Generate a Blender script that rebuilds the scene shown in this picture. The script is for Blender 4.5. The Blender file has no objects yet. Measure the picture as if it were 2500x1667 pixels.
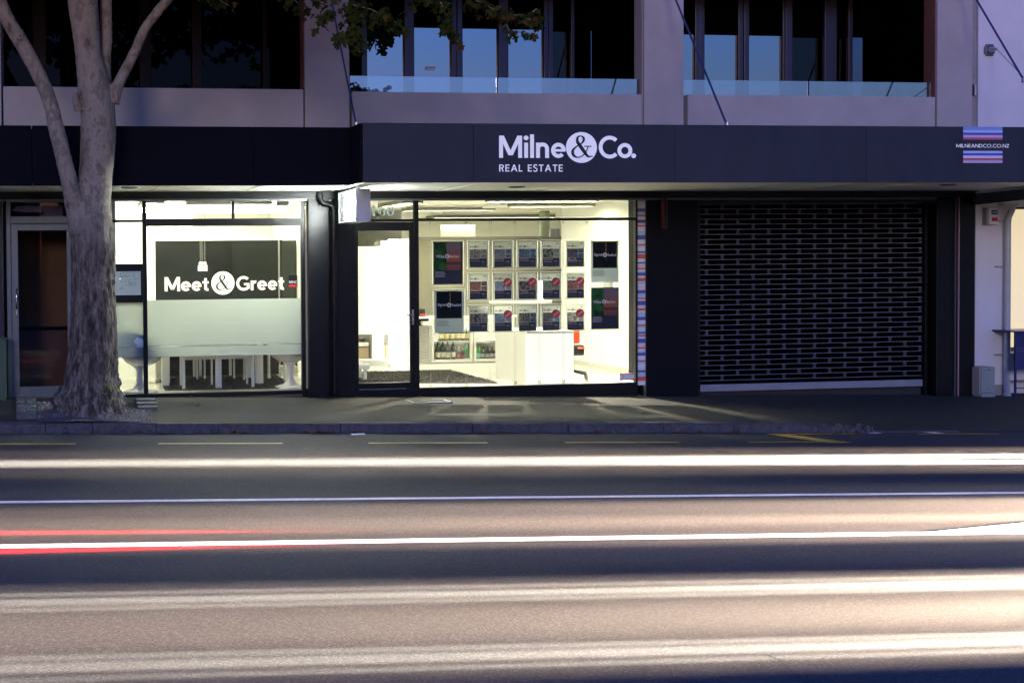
import bpy, bmesh, math, random
from mathutils import Vector, Matrix, noise
random.seed(7)
S = bpy.context.scene
COL = S.collection
R_ = math.radians

# ------------------------------------------------------------------ camera
FPX, PX, PY = 2960.0, 515.0, 713.0          # focal length and principal point, in 2500 px wide units
EX = Vector((0.99056416, -0.01258664, 0.13647056))
EY = Vector((-0.13672364, -0.02210252, 0.99036262))
EZ = Vector((-0.009449, -0.99967648, -0.02361486))
CAM = Vector((0.0, -16.0, 1.75))
cd = bpy.data.cameras.new('camera'); cam = bpy.data.objects.new('camera', cd); COL.objects.link(cam)
cd.sensor_fit = 'HORIZONTAL'; cd.sensor_width = 36.0; cd.lens = FPX / 2500 * 36
cd.shift_x = (1250 - PX) / 2500; cd.shift_y = -(833.5 - PY) / 2500
cd.clip_start = 0.1; cd.clip_end = 2000
cam.matrix_world = Matrix(((EX.x, -EX.y, -EX.z, CAM.x), (EY.x, -EY.y, -EY.z, CAM.y), (EZ.x, -EZ.y, -EZ.z, CAM.z), (0, 0, 0, 1)))
S.camera = cam

def ray(u, v):
    c = Vector(((u - PX) / FPX, (v - PY) / FPX, 1.0))
    return Vector((EX.dot(c), EY.dot(c), EZ.dot(c)))
def P(u, v, Y=0.0):                          # point on the vertical plane Y
    d = ray(u, v); t = (Y - CAM.y) / d.y; return CAM + d * t
def G(u, v, z=0.02):                         # point on the level plane z
    d = ray(u, v); t = (z - CAM.z) / d.z; return CAM + d * t
def BX(u0, v0, u1, v1, Y=0.0):               # x0, x1, z0, z1 of a level rectangle on plane Y
    a = P(u0, v0, Y); b = P(u1, v1, Y); return a.x, b.x, min(a.z, b.z), max(a.z, b.z)
def Z4(x, y): return x / 2.61333, 450 + y / 2.61333
def Z5(x, y): return 800 + x / 2.61333, 450 + y / 2.61333
def Z6(x, y): return 1600 + x / 2.61333, 450 + y / 2.61333

# ------------------------------------------------------------------ world, sun, exposure
W = bpy.data.worlds.new('World'); S.world = W; W.use_nodes = True
nt = W.node_tree; nt.nodes.clear()
out = nt.nodes.new('ShaderNodeOutputWorld'); bg = nt.nodes.new('ShaderNodeBackground')
sky = nt.nodes.new('ShaderNodeTexSky'); sky.sky_type = 'NISHITA'; sky.sun_disc = False
SUN_EL, SUN_ROT = R_(3.0), R_(200)
sky.sun_elevation = SUN_EL; sky.sun_rotation = SUN_ROT; sky.air_density = 1.6; sky.dust_density = 0.6; sky.ozone_density = 6.0
mul = nt.nodes.new('ShaderNodeMix'); mul.data_type = 'RGBA'; mul.blend_type = 'MULTIPLY'; mul.inputs[0].default_value = 1.0
mul.inputs[7].default_value = (0.66, 0.56, 0.98, 1)
nt.links.new(sky.outputs[0], mul.inputs[6]); nt.links.new(mul.outputs[2], bg.inputs[0]); nt.links.new(bg.outputs[0], out.inputs[0])
bg.inputs[1].default_value = 0.20
sl = bpy.data.lights.new('sun', 'SUN'); sl.energy = 0.10; sl.angle = R_(12); sl.color = (1.0, 0.82, 0.78)
so = bpy.data.objects.new('sun', sl); COL.objects.link(so)
so.rotation_euler = Vector((-0.35, -0.92, 0.22)).to_track_quat('Z', 'Y').to_euler()
S.view_settings.view_transform = 'Standard'; S.view_settings.look = 'None'
S.view_settings.exposure = 2.6; S.view_settings.gamma = 1.0
S.cycles.use_denoising = True
S.cycles.max_bounces = 8; S.cycles.diffuse_bounces = 4; S.cycles.glossy_bounces = 4; S.cycles.transparent_max_bounces = 16
S.cycles.caustics_reflective = False; S.cycles.caustics_refractive = False
S.cycles.sample_clamp_indirect = 6.0

# ------------------------------------------------------------------ materials
MATS = {}
def mat(name, col, rough=0.6, metal=0.0, spec=0.5, noise_amt=0.0, noise_scale=8.0, bump=0.0, bump_scale=60.0, col2=None, coat=0.0, stretch=None, emit=None, estr=0.0, trans=0.0, alpha=1.0):
    if name in MATS: return MATS[name]
    m = bpy.data.materials.new(name); m.use_nodes = True; MATS[name] = m
    n = m.node_tree; b = n.nodes['Principled BSDF']
    b.inputs['Base Color'].default_value = (*col, 1); b.inputs['Roughness'].default_value = rough
    b.inputs['Metallic'].default_value = metal; b.inputs['Specular IOR Level'].default_value = spec
    b.inputs['Coat Weight'].default_value = coat; b.inputs['Coat Roughness'].default_value = 0.08
    b.inputs['Transmission Weight'].default_value = trans; b.inputs['Alpha'].default_value = alpha
    if emit: b.inputs['Emission Color'].default_value = (*emit, 1); b.inputs['Emission Strength'].default_value = estr
    tc = n.nodes.new('ShaderNodeTexCoord'); src = tc.outputs['Object']
    if stretch:
        mp = n.nodes.new('ShaderNodeMapping'); mp.inputs['Scale'].default_value = stretch; n.links.new(src, mp.inputs[0]); src = mp.outputs[0]
    if noise_amt > 0:
        t = n.nodes.new('ShaderNodeTexNoise'); t.inputs['Scale'].default_value = noise_scale; t.inputs['Detail'].default_value = 6; t.inputs['Roughness'].default_value = 0.65
        n.links.new(src, t.inputs['Vector'])
        r = n.nodes.new('ShaderNodeValToRGB'); r.color_ramp.elements[0].position = 0.3; r.color_ramp.elements[1].position = 0.7
        c2 = col2 if col2 else tuple(c * (1 - noise_amt) for c in col); c1 = col if col2 else tuple(min(1, c * (1 + noise_amt * 0.6)) for c in col)
        r.color_ramp.elements[0].color = (*c2, 1); r.color_ramp.elements[1].color = (*c1, 1)
        n.links.new(t.outputs[0], r.inputs[0]); n.links.new(r.outputs[0], b.inputs['Base Color'])
        mr = n.nodes.new('ShaderNodeMapRange'); mr.inputs[3].default_value = max(0.02, rough - 0.08); mr.inputs[4].default_value = min(1, rough + 0.12)
        n.links.new(t.outputs[0], mr.inputs[0]); n.links.new(mr.outputs[0], b.inputs['Roughness'])
    if bump > 0:
        t2 = n.nodes.new('ShaderNodeTexNoise'); t2.inputs['Scale'].default_value = bump_scale; t2.inputs['Detail'].default_value = 5
        n.links.new(src, t2.inputs['Vector'])
        bp = n.nodes.new('ShaderNodeBump'); bp.inputs['Strength'].default_value = bump; bp.inputs['Distance'].default_value = 0.01
        n.links.new(t2.outputs[0], bp.inputs['Height']); n.links.new(bp.outputs[0], b.inputs['Normal'])
    return m
def glass(name, tint=(1, 1, 1), refl=0.0, power=1.0, rough=0.0):   # thin pane: see-through + Fresnel mirror
    if name in MATS: return MATS[name]
    m = bpy.data.materials.new(name); m.use_nodes = True; MATS[name] = m; n = m.node_tree; n.nodes.clear()
    o = n.nodes.new('ShaderNodeOutputMaterial'); mx = n.nodes.new('ShaderNodeMixShader')
    t = n.nodes.new('ShaderNodeBsdfTransparent'); t.inputs[0].default_value = (*tint, 1)
    g = n.nodes.new('ShaderNodeBsdfGlossy'); g.inputs['Roughness'].default_value = rough
    f = n.nodes.new('ShaderNodeFresnel'); f.inputs[0].default_value = 1.5
    a = n.nodes.new('ShaderNodeMath'); a.operation = 'MULTIPLY_ADD'; a.inputs[1].default_value = power; a.inputs[2].default_value = refl; a.use_clamp = True
    n.links.new(f.outputs[0], a.inputs[0]); n.links.new(a.outputs[0], mx.inputs[0]); n.links.new(t.outputs[0], mx.inputs[1]); n.links.new(g.outputs[0], mx.inputs[2]); n.links.new(mx.outputs[0], o.inputs[0])
    return m
def frosted(name, col, through, haze):
    m = bpy.data.materials.new(name); m.use_nodes = True; MATS[name] = m; n = m.node_tree; n.nodes.clear()
    o = n.nodes.new('ShaderNodeOutputMaterial'); tr = n.nodes.new('ShaderNodeBsdfTransparent'); tr.inputs[0].default_value = (0.92, 0.95, 0.9, 1)
    tl = n.nodes.new('ShaderNodeBsdfTranslucent'); tl.inputs[0].default_value = (*col, 1)
    df = n.nodes.new('ShaderNodeBsdfDiffuse'); df.inputs[0].default_value = (*col, 1)
    m1 = n.nodes.new('ShaderNodeMixShader'); m1.inputs[0].default_value = haze; m2 = n.nodes.new('ShaderNodeMixShader'); m2.inputs[0].default_value = through
    n.links.new(tl.outputs[0], m1.inputs[1]); n.links.new(df.outputs[0], m1.inputs[2]); n.links.new(m1.outputs[0], m2.inputs[1]); n.links.new(tr.outputs[0], m2.inputs[2]); n.links.new(m2.outputs[0], o.inputs[0])
    return m
def emis(name, col, s):
    return mat(name, (0.8, 0.8, 0.8), emit=col, estr=s)

M = dict(
    plaster=mat('plaster', (0.43, 0.40, 0.375), 0.85, noise_amt=0.14, noise_scale=1.6, bump=0.25, bump_scale=90),
    plaster_white=mat('plaster_white', (0.72, 0.71, 0.72), 0.8, noise_amt=0.07, noise_scale=2.2, bump=0.2, bump_scale=70),
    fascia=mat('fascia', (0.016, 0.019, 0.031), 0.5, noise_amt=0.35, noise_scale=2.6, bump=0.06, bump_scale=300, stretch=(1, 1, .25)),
    fascia_left_shaded=mat('fascia_tree_shade', (0.0042, 0.005, 0.010), 0.8, spec=.1, noise_amt=0.2, noise_scale=2.5, bump=0.06, bump_scale=300),  # fascia colour darkened to paint the tree shadow on the left part
    black=mat('black_paint', (0.004, 0.0045, 0.006), 0.38, spec=.22, noise_amt=0.3, noise_scale=5, bump=0.12, bump_scale=40),
    blackwall=mat('black_wall', (0.003, 0.0034, 0.006), 0.6, spec=.15, noise_amt=0.25, noise_scale=2, bump=0.15, bump_scale=80),
    frame=mat('frame_black', (0.005, 0.005, 0.005), 0.4, spec=.25),
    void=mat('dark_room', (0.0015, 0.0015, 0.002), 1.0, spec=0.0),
    soffit=mat('soffit', (0.82, 0.81, 0.74), 0.55, noise_amt=0.06, noise_scale=1.2),
    alu=mat('aluminium', (0.12, 0.135, 0.15), 0.42, metal=0.5, noise_amt=0.1, noise_scale=12),
    steel=mat('steel', (0.45, 0.45, 0.47), 0.3, metal=0.9),
    chrome=mat('chrome', (0.8, 0.8, 0.8), 0.08, metal=1.0),
    white=mat('white_paint', (0.78, 0.78, 0.74), 0.5, noise_amt=0.04, noise_scale=3),
    gloss=mat('white_gloss', (0.8, 0.8, 0.76), 0.15, coat=0.4),
    letter=mat('letter_white', (0.92, 0.92, 0.93), 0.5),
    sign_letter=mat('sign_letter_glow', (0.92, 0.92, 0.93), 0.5, emit=(.85, .87, 1.0), estr=.045),  # emission put into the white letters stands in for light falling on them
    floor=mat('floor_white', (0.62, 0.62, 0.56), 0.12, noise_amt=0.04, noise_scale=2),
    carpet=mat('carpet', (0.085, 0.082, 0.072), 0.95, noise_amt=0.35, noise_scale=7),
    ceiling=mat('ceiling', (0.78, 0.76, 0.68), 0.8, noise_amt=0.04, noise_scale=2),
    blackpanel=mat('black_panel', (0.007, 0.008, 0.006), 0.3, noise_amt=0.3, noise_scale=3),
    grey=mat('grey_mid', (0.3, 0.3, 0.28), 0.5, noise_amt=0.1),
    greyl=mat('grey_light', (0.5, 0.5, 0.46), 0.5, noise_amt=0.06),
    red=mat('red_paint', (0.55, 0.03, 0.03), 0.4), orange=mat('orange_fabric', (0.8, 0.09, 0.02), 0.7, noise_amt=0.2, noise_scale=80),
    darkplastic=mat('dark_plastic', (0.02, 0.02, 0.02), 0.4),
    brown=mat('foyer_orange_reflection', (0.11, 0.045, 0.010), 0.7, noise_amt=0.4, noise_scale=1.5),  # amber brown paints the orange reflection in the left door
    rubber=mat('rubber', (0.02, 0.02, 0.02), 0.8),
    navy=mat('navy_paint', (0.012, 0.02, 0.12), 0.35), greenbox=mat('green_box', (0.05, 0.09, 0.05), 0.6, noise_amt=0.2),
    metergrey=mat('meter_grey', (0.26, 0.30, 0.27), 0.5, noise_amt=0.08, noise_scale=6),
    pipe=mat('pipe_grey', (0.42, 0.44, 0.46), 0.4, noise_amt=0.08),
    paver=mat('paver', (0.12, 0.118, 0.108), 0.85, noise_amt=0.35, noise_scale=9, bump=0.5, bump_scale=60),
    kerb=mat('kerb_stone', (0.10, 0.085, 0.085), 0.85, noise_amt=0.5, noise_scale=14, bump=0.7, bump_scale=45),
    pane=glass('window_glass', (0.97, 0.985, 0.96), 0.0, 1.0),
    panel_glass=glass('coated_glass', (0.16, 0.17, 0.2), 0.36, 1.0),
    dark_glass=glass('dark_glass', (0.12, 0.12, 0.14), 0.01, 0.6),
    balus=glass('balustrade_glass', (0.72, 0.78, 0.85), 0.27, 1.3),
    acrylic=glass('acrylic', (0.90, 0.93, 0.84), 0.03, 1.2, 0.1),
    frost=frosted('frosted_film', (0.42, 0.47, 0.40), 0.03, 0.6),
    num=frosted('numeral_film', (0.34, 0.44, 0.48), 0.08, 0.35),
    tube=emis('tube_light', (1.0, 1.0, 0.82), 7),
    lightbox=emis('lightbox_face', (0.93, 1.0, 0.97), 30),
)

# ------------------------------------------------------------------ mesh helper
class MB:
    def __init__(s): s.v = []; s.f = []; s.m = []; s.mats = []; s.sm = []
    def mi(s, m):
        if m not in s.mats: s.mats.append(m)
        return s.mats.index(m)
    def add(s, verts, faces, m, smooth=False):
        o = len(s.v); k = s.mi(m); s.v += [tuple(v) for v in verts]
        for f in faces: s.f.append([i + o for i in f]); s.m.append(k); s.sm.append(smooth)
    def box(s, x0, x1, y0, y1, z0, z1, m):
        if x0 > x1: x0, x1 = x1, x0
        if y0 > y1: y0, y1 = y1, y0
        if z0 > z1: z0, z1 = z1, z0
        v = [(x0, y0, z0), (x1, y0, z0), (x1, y1, z0), (x0, y1, z0), (x0, y0, z1), (x1, y0, z1), (x1, y1, z1), (x0, y1, z1)]
        s.add(v, [(0, 3, 2, 1), (4, 5, 6, 7), (0, 1, 5, 4), (1, 2, 6, 5), (2, 3, 7, 6), (3, 0, 4, 7)], m)
    def bbox(s, x0, x1, y0, y1, z0, z1, m, b=0.006):      # bevelled box
        bm = bmesh.new(); bmesh.ops.create_cube(bm, size=1.0)
        for v in bm.verts: v.co = ((x0 + x1) / 2 + v.co.x * abs(x1 - x0), (y0 + y1) / 2 + v.co.y * abs(y1 - y0), (z0 + z1) / 2 + v.co.z * abs(z1 - z0))
        bmesh.ops.bevel(bm, geom=list(bm.edges), offset=min(b, abs(x1 - x0) / 2.2, abs(y1 - y0) / 2.2, abs(z1 - z0) / 2.2), segments=2, affect='EDGES', profile=0.5)
        bm.verts.index_update(); s.add([v.co[:] for v in bm.verts], [[v.index for v in f.verts] for f in bm.faces], m, False); bm.free()
    def quad(s, a, b, c, d, m): s.add([a, b, c, d], [(0, 1, 2, 3)], m)
    def tube(s, pts, rad, m, n=10, caps=True, smooth=True):
        pts = [Vector(p) for p in pts]; rads = rad if isinstance(rad, (list, tuple)) else [rad] * len(pts)
        vs = []; fs = []; prev = None
        for i, p in enumerate(pts):
            t = (pts[min(i + 1, len(pts) - 1)] - pts[max(i - 1, 0)]).normalized()
            if prev is None: a = t.orthogonal().normalized()
            else: a = (prev - t * prev.dot(t)).normalized()
            prev = a; b = t.cross(a)
            for k in range(n):
                an = 2 * math.pi * k / n; vs.append(p + (a * math.cos(an) + b * math.sin(an)) * rads[i])
        for i in range(len(pts) - 1):
            for k in range(n):
                fs.append((i * n + k, i * n + (k + 1) % n, (i + 1) * n + (k + 1) % n, (i + 1) * n + k))
        s.add(vs, fs, m, smooth)
        if caps:
            s.add(vs[:n], [tuple(range(n))[::-1]], m); s.add(vs[-n:], [tuple(range(n))], m)
    def lathe(s, c, prof, m, n=24, smooth=True):           # prof: (r, z)
        vs = []; fs = []
        for r, z in prof:
            for k in range(n):
                a = 2 * math.pi * k / n; vs.append((c[0] + r * math.cos(a), c[1] + r * math.sin(a), c[2] + z))
        for i in range(len(prof) - 1):
            for k in range(n): fs.append((i * n + k, i * n + (k + 1) % n, (i + 1) * n + (k + 1) % n, (i + 1) * n + k))
        s.add(vs, fs, m, smooth)
    def build(s, name, parent=None, loc=None, mats=None):
        me = bpy.data.meshes.new(name); o0 = Vector(loc) if loc else Vector((0, 0, 0))
        me.from_pydata([tuple(Vector(v) - o0) for v in s.v], [], s.f)
        for m in s.mats: me.materials.append(m)
        me.polygons.foreach_set('material_index', s.m); me.polygons.foreach_set('use_smooth', s.sm); me.update()
        o = bpy.data.objects.new(name, me); COL.objects.link(o)
        if parent is not None:
            w = Vector((0, 0, 0)); q = parent
            while q: w += Vector(q.location); q = q.parent
            o.parent = parent; o.location = o0 - w
        else: o.location = o0
        return o
def tag(o, label, cat, group=None, kind=None):
    if kind: o['kind'] = kind
    if label: o['label'] = label
    if cat: o['category'] = cat
    if group: o['group'] = group
    return o
def thing(name, loc, label, cat, group=None):
    o = bpy.data.objects.new(name, None); o.empty_display_size = 0.1; COL.objects.link(o); o.location = loc
    return tag(o, label, cat, group)
def struct(o, label=None): o['kind'] = 'structure'; o['label'] = label or o.name.replace('_', ' '); return o
def dup(root, loc, label, rz=0.0):
    r = root.copy(); COL.objects.link(r); r.location = loc; r.rotation_euler = (0, 0, rz); r['label'] = label
    for ch in list(root.children):
        c = ch.copy(); COL.objects.link(c); c.parent = r
        for g in list(ch.children):
            d = g.copy(); COL.objects.link(d); d.parent = c
    return r

# ------------------------------------------------------------------ lettering
def catmull(p, n=8):
    p = [Vector(q) for q in p]; out = []
    for i in range(len(p) - 1):
        a = p[max(i - 1, 0)]; b = p[i]; c = p[i + 1]; d = p[min(i + 2, len(p) - 1)]
        for k in range(n):
            t = k / n; out.append(0.5 * ((2 * b) + (c - a) * t + (2 * a - 5 * b + 4 * c - d) * t * t + (3 * b - a - 3 * c + d) * t ** 3))
    out.append(p[-1]); return out
class Sheet:        # flat lettering facing -Y; each stroke lifted 0.2 mm above the last
    def __init__(s, mb, x0, z0, k, y, m, dy=0.0002): s.mb = mb; s.x0 = x0; s.z0 = z0; s.k = k; s.y = y; s.m = m; s.n = 0; s.dy = dy
    def poly(s, pts):
        y = s.y - s.n * s.dy; s.n += 1
        s.mb.add([(s.x0 + p[0] * s.k, y, s.z0 + p[1] * s.k) for p in pts], [tuple(range(len(pts)))], s.m)
    def strip(s, L, R):
        y = s.y - s.n * s.dy; s.n += 1; n = len(L)
        s.mb.add([(s.x0 + p[0] * s.k, y, s.z0 + p[1] * s.k) for p in list(L) + list(R)], [(i, i + 1, n + i + 1, n + i) for i in range(n - 1)], s.m)
    def stroke(s, pts, w):
        pts = [Vector((p[0], p[1])) for p in pts]; ws = w if isinstance(w, list) else [w] * len(pts); L = []; Rr = []
        for i, p in enumerate(pts):
            t = (pts[min(i + 1, len(pts) - 1)] - pts[max(i - 1, 0)]); t.normalize(); nn = Vector((-t.y, t.x)) * ws[i] / 2; L.append(p + nn); Rr.append(p - nn)
        s.strip(L, Rr)
    def arc(s, cx, cy, rx, ry, a0, a1, w, n=22): s.stroke([(cx + rx * math.cos(R_(a0 + (a1 - a0) * i / n)), cy + ry * math.sin(R_(a0 + (a1 - a0) * i / n))) for i in range(n + 1)], w)
    def disc(s, cx, cy, r, n=28): s.poly([(cx + r * math.cos(2 * math.pi * i / n), cy + r * math.sin(2 * math.pi * i / n)) for i in range(n)])
    def V(s, x, y0, y1, w): s.poly([(x, y0), (x + w, y0), (x + w, y1), (x, y1)])
    def H(s, y, x0, x1, w): s.poly([(x0, y), (x1, y), (x1, y + w), (x0, y + w)])
    def D(s, x0, y0, x1, y1, w): s.poly([(x0 - w / 2, y0), (x0 + w / 2, y0), (x1 + w / 2, y1), (x1 - w / 2, y1)])
    def glyph(s, c, x, w):                 # draws at x, returns the advance; cap height 1, stroke w
        h = w / 2; xh = 0.69; r = xh / 2 - h
        if c == 'M': s.V(x, 0, 1, w); s.V(x + 1.02 - w, 0, 1, w); s.D(x + 0.51, 0.12, x + w * 0.62, 1, w * 1.15); s.D(x + 0.51, 0.12, x + 1.02 - w * 0.62, 1, w * 1.15); return 1.02
        if c == 'N': s.V(x, 0, 1, w); s.V(x + 0.78 - w, 0, 1, w); s.D(x + 0.78 - w * 0.6, 0, x + w * 0.6, 1, w * 1.15); return 0.78
        if c == 'i': s.V(x, 0, xh, w); s.disc(x + h, 0.9, w * 0.62); return w
        if c == 'l': s.V(x, 0, 1.06, w); return w
        if c == 'n': s.V(x, 0, xh, w); s.arc(x + 0.29, xh - 0.29 + h * 0.1, 0.29 - h, 0.29 - h, 0, 180, w); s.V(x + 0.58 - w, 0, xh - 0.28, w); return 0.58
        if c == 'r': s.V(x, 0, xh, w); s.arc(x + 0.33, xh - 0.33, 0.33 - h, 0.33 - h, 78, 180, w, 10); return 0.4
        if c == 'e': s.arc(x + 0.33, xh / 2, 0.33 - h, r, 0, 318, w, 26); s.H(xh / 2 - w * 0.33, x + h, x + 0.66 - 0.01, w * 0.66); return 0.66
        if c == 'o': s.arc(x + 0.34, xh / 2, 0.34 - h, r, 0, 360, w, 30); return 0.68
        if c == 't': s.V(x + 0.12, 0.16, 0.9, w); s.H(xh - w * 0.85, x, x + 0.42, w * 0.8); s.arc(x + 0.12 + h + 0.15, 0.16, 0.15, 0.16 - h, 180, 285, w, 8); return 0.44
        if c == 'C': s.arc(x + 0.5, 0.5, 0.5 - h, 0.52 - h, 45, 315, w, 30); return 0.82
        if c == 'G': s.arc(x + 0.5, 0.5, 0.5 - h, 0.52 - h, 45, 318, w, 30); s.V(x + 0.9 - w, 0.12, 0.52, w); s.H(0.52 - w * 0.85, x + 0.52, x + 0.9, w * 0.85); return 0.93
        if c == 'O': s.arc(x + 0.52, 0.5, 0.52 - h, 0.52 - h, 0, 360, w, 34); return 1.04
        if c == '.': s.disc(x + w * 0.62, w * 0.62, w * 0.62); return w * 1.24
        if c == 'R': s.V(x, 0, 1, w); s.H(1 - w, x, x + 0.32, w); s.H(0.44, x, x + 0.32, w); s.arc(x + 0.32, 0.72, 0.28 - h, 0.28 - h, -90, 90, w, 12); s.D(x + 0.58 - h, 0, x + 0.34, 0.46, w * 1.1); return 0.62
        if c == 'E': s.V(x, 0, 1, w); s.H(0, x, x + 0.52, w); s.H(0.5 - h, x, x + 0.49, w); s.H(1 - w, x, x + 0.52, w); return 0.54
        if c == 'A': s.D(x + w * 0.55, 0, x + 0.42, 1, w * 1.1); s.D(x + 0.84 - w * 0.55, 0, x + 0.42, 1, w * 1.1); s.H(0.26, x + 0.18, x + 0.66, w); return 0.84
        if c == 'L': s.V(x, 0, 1, w); s.H(0, x, x + 0.48, w); return 0.5
        if c == 'I': s.V(x, 0, 1, w); return w
        if c == 'T': s.V(x + 0.31 - h, 0, 1, w); s.H(1 - w, x, x + 0.62, w); return 0.62
        if c == 'S': s.stroke(catmull([(x + 0.47, 0.83), (x + 0.36, 0.95), (x + 0.2, 0.95), (x + 0.08, 0.82), (x + 0.1, 0.64), (x + 0.28, 0.52), (x + 0.45, 0.38), (x + 0.46, 0.18), (x + 0.33, 0.05), (x + 0.15, 0.05), (x + 0.03, 0.18)], 5), w); return 0.54
        if c == 'D': s.V(x, 0, 1, w); s.H(0, x, x + 0.3, w); s.H(1 - w, x, x + 0.3, w); s.arc(x + 0.3, 0.5, 0.48 - h, 0.5 - h, -90, 90, w, 18); return 0.8
        if c == 'Z': s.H(0, x, x + 0.6, w); s.H(1 - w, x, x + 0.6, w); s.D(x + w * 0.7, w * 0.6, x + 0.6 - w * 0.7, 1 - w * 0.6, w * 1.2); return 0.6
        return 0.34
    def word(s, t, w, gap, x=0.0):
        for i, c in enumerate(t):
            x += s.glyph(c, x, w); x += gap if i < len(t) - 1 else 0
        return x
    def amp(s, cx, cy, k):                 # serif ampersand
        q = catmull([(0.43, -0.40, .05), (0.30, -0.40, .10), (0.14, -0.20, .15), (-0.04, 0.06, .16), (-0.16, 0.25, .13), (-0.15, 0.43, .09), (-0.02, 0.50, .05), (0.11, 0.42, .10), (0.10, 0.27, .10), (-0.04, 0.13, .05), (-0.24, 0.0, .07), (-0.37, -0.17, .12), (-0.33, -0.36, .12), (-0.15, -0.45, .06), (0.06, -0.38, .05), (0.22, -0.20, .05), (0.31, 0.02, .05)], 7)
        s.stroke([(cx + a.x * k, cy + a.y * k) for a in q], [max(0.03, a.z) * k for a in q])
        s.H(cy + 0.02 * k, cx + 0.14 * k, cx + 0.46 * k, 0.045 * k); s.H(cy - 0.43 * k, cx + 0.38 * k, cx + 0.52 * k, 0.05 * k)
_fc = {}
def font_pts(t):
    if t in _fc: return _fc[t]
    c = bpy.data.curves.new('lettering', 'FONT'); c.body = t; c.size = 1.0; c.resolution_u = 2; c.align_x = 'CENTER'; c.align_y = 'CENTER'; c.offset = 0.012
    o = bpy.data.objects.new('lettering', c); me = o.to_mesh()
    r = ([v.co.copy() for v in me.vertices], [tuple(p.vertices) for p in me.polygons]); o.to_mesh_clear(); bpy.data.objects.remove(o); bpy.data.curves.remove(c)
    _fc[t] = r; return r
def text(mb, t, cx, cz, width, y, m, rot=0.0, height=None, frame=None):
    v, f = font_pts(t); xs = [p.x for p in v]; ys = [p.y for p in v]; w = max(xs) - min(xs); h = max(ys) - min(ys); kx = width / w; kz = height / h if height else kx
    mx = (max(xs) + min(xs)) / 2; mz = (max(ys) + min(ys)) / 2; ca, sa = math.cos(rot), math.sin(rot); res = []
    for p in v:
        a = (p.x - mx) * kx; b = (p.y - mz) * kz; a, b = a * ca - b * sa, a * sa + b * ca; res.append((cx + a, y, cz + b))
    if frame: res = [frame(q) for q in res]
    mb.add(res, f, m)

# ================================================================== GROUND
GR = 0.027
def road_z(x): return -0.12 - GR * x
def kerb_top(x): return road_z(x) + (0.11 if x < 9.0 else max(0.012, 0.11 - (x - 9.0) * 0.08))
def foot_z(x, y):
    a = 0.018 - 0.0225 * x; b = kerb_top(x); t = min(1, max(0, (y + 0.35) / -2.05)); return a + (b - a) * t
KY = -2.45
def asphalt(name, col, col2, sc, bump, patch=0.5):
    m = bpy.data.materials.new(name); m.use_nodes = True; n = m.node_tree; b = n.nodes['Principled BSDF']; b.inputs['Roughness'].default_value = 0.8; b.inputs['Specular IOR Level'].default_value = 0.3
    tc = n.nodes.new('ShaderNodeTexCoord')
    def noi(scale, det=4, rg=0.6, st=None):
        t = n.nodes.new('ShaderNodeTexNoise'); t.inputs['Scale'].default_value = scale; t.inputs['Detail'].default_value = det; t.inputs['Roughness'].default_value = rg
        if st:
            mp = n.nodes.new('ShaderNodeMapping'); mp.inputs['Scale'].default_value = st; n.links.new(tc.outputs['Object'], mp.inputs[0]); n.links.new(mp.outputs[0], t.inputs['Vector'])
        else: n.links.new(tc.outputs['Object'], t.inputs['Vector'])
        return t
    vo = n.nodes.new('ShaderNodeTexVoronoi'); vo.inputs['Scale'].default_value = sc; n.links.new(tc.outputs['Object'], vo.inputs['Vector'])
    r = n.nodes.new('ShaderNodeValToRGB'); r.color_ramp.elements[0].color = (*col2, 1); r.color_ramp.elements[1].color = (*col, 1); r.color_ramp.elements[0].position = 0.1; r.color_ramp.elements[1].position = 0.75
    e = r.color_ramp.elements.new(0.93); e.color = (*[c * 1.6 for c in col], 1)
    sp = n.nodes.new('ShaderNodeSeparateColor'); n.links.new(vo.outputs['Color'], sp.inputs[0]); n.links.new(sp.outputs[0], r.inputs[0])
    big = noi(0.55, 5, 0.6, (0.35, 1, 1)); mr = n.nodes.new('ShaderNodeMapRange'); mr.inputs[1].default_value = 0.3; mr.inputs[2].default_value = 0.7; mr.inputs[3].default_value = 1 - patch * 0.5; mr.inputs[4].default_value = 1 + patch * 0.35
    n.links.new(big.outputs[0], mr.inputs[0])
    mx = n.nodes.new('ShaderNodeMix'); mx.data_type = 'RGBA'; mx.blend_type = 'MULTIPLY'; mx.inputs[0].default_value = 1; n.links.new(r.outputs[0], mx.inputs[6]); n.links.new(mr.outputs[0], mx.inputs[7]); n.links.new(mx.outputs[2], b.inputs['Base Color'])
    bp = n.nodes.new('ShaderNodeBump'); bp.inputs['Strength'].default_value = bump; bp.inputs['Distance'].default_value = 0.004; n.links.new(vo.outputs['Distance'], bp.inputs['Height']); n.links.new(bp.outputs[0], b.inputs['Normal'])
    return m
m_road = asphalt('asphalt', (0.042, 0.040, 0.044), (0.026, 0.025, 0.028), 105, 0.03)
m_foot = asphalt('footpath_asphalt', (0.034, 0.032, 0.027), (0.020, 0.019, 0.017), 130, 0.5, 0.7)
def grid(name, x0, x1, nx, y0, y1, ny, zf, m):
    mb = MB(); vs = []; fs = []
    for j in range(ny + 1):
        for i in range(nx + 1):
            x = x0 + (x1 - x0) * i / nx; y = y0 + (y1 - y0) * j / ny; vs.append((x, y, zf(x, y)))
    for j in range(ny):
        for i in range(nx): a = j * (nx + 1) + i; fs.append((a, a + 1, a + nx + 2, a + nx + 1))
    mb.add(vs, fs, m, True); return mb.build(name)
struct(grid('road', -90, 110, 4, -34, KY + 0.02, 2, lambda x, y: road_z(x), m_road), 'dark blue-grey asphalt road in front of the shops')
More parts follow.
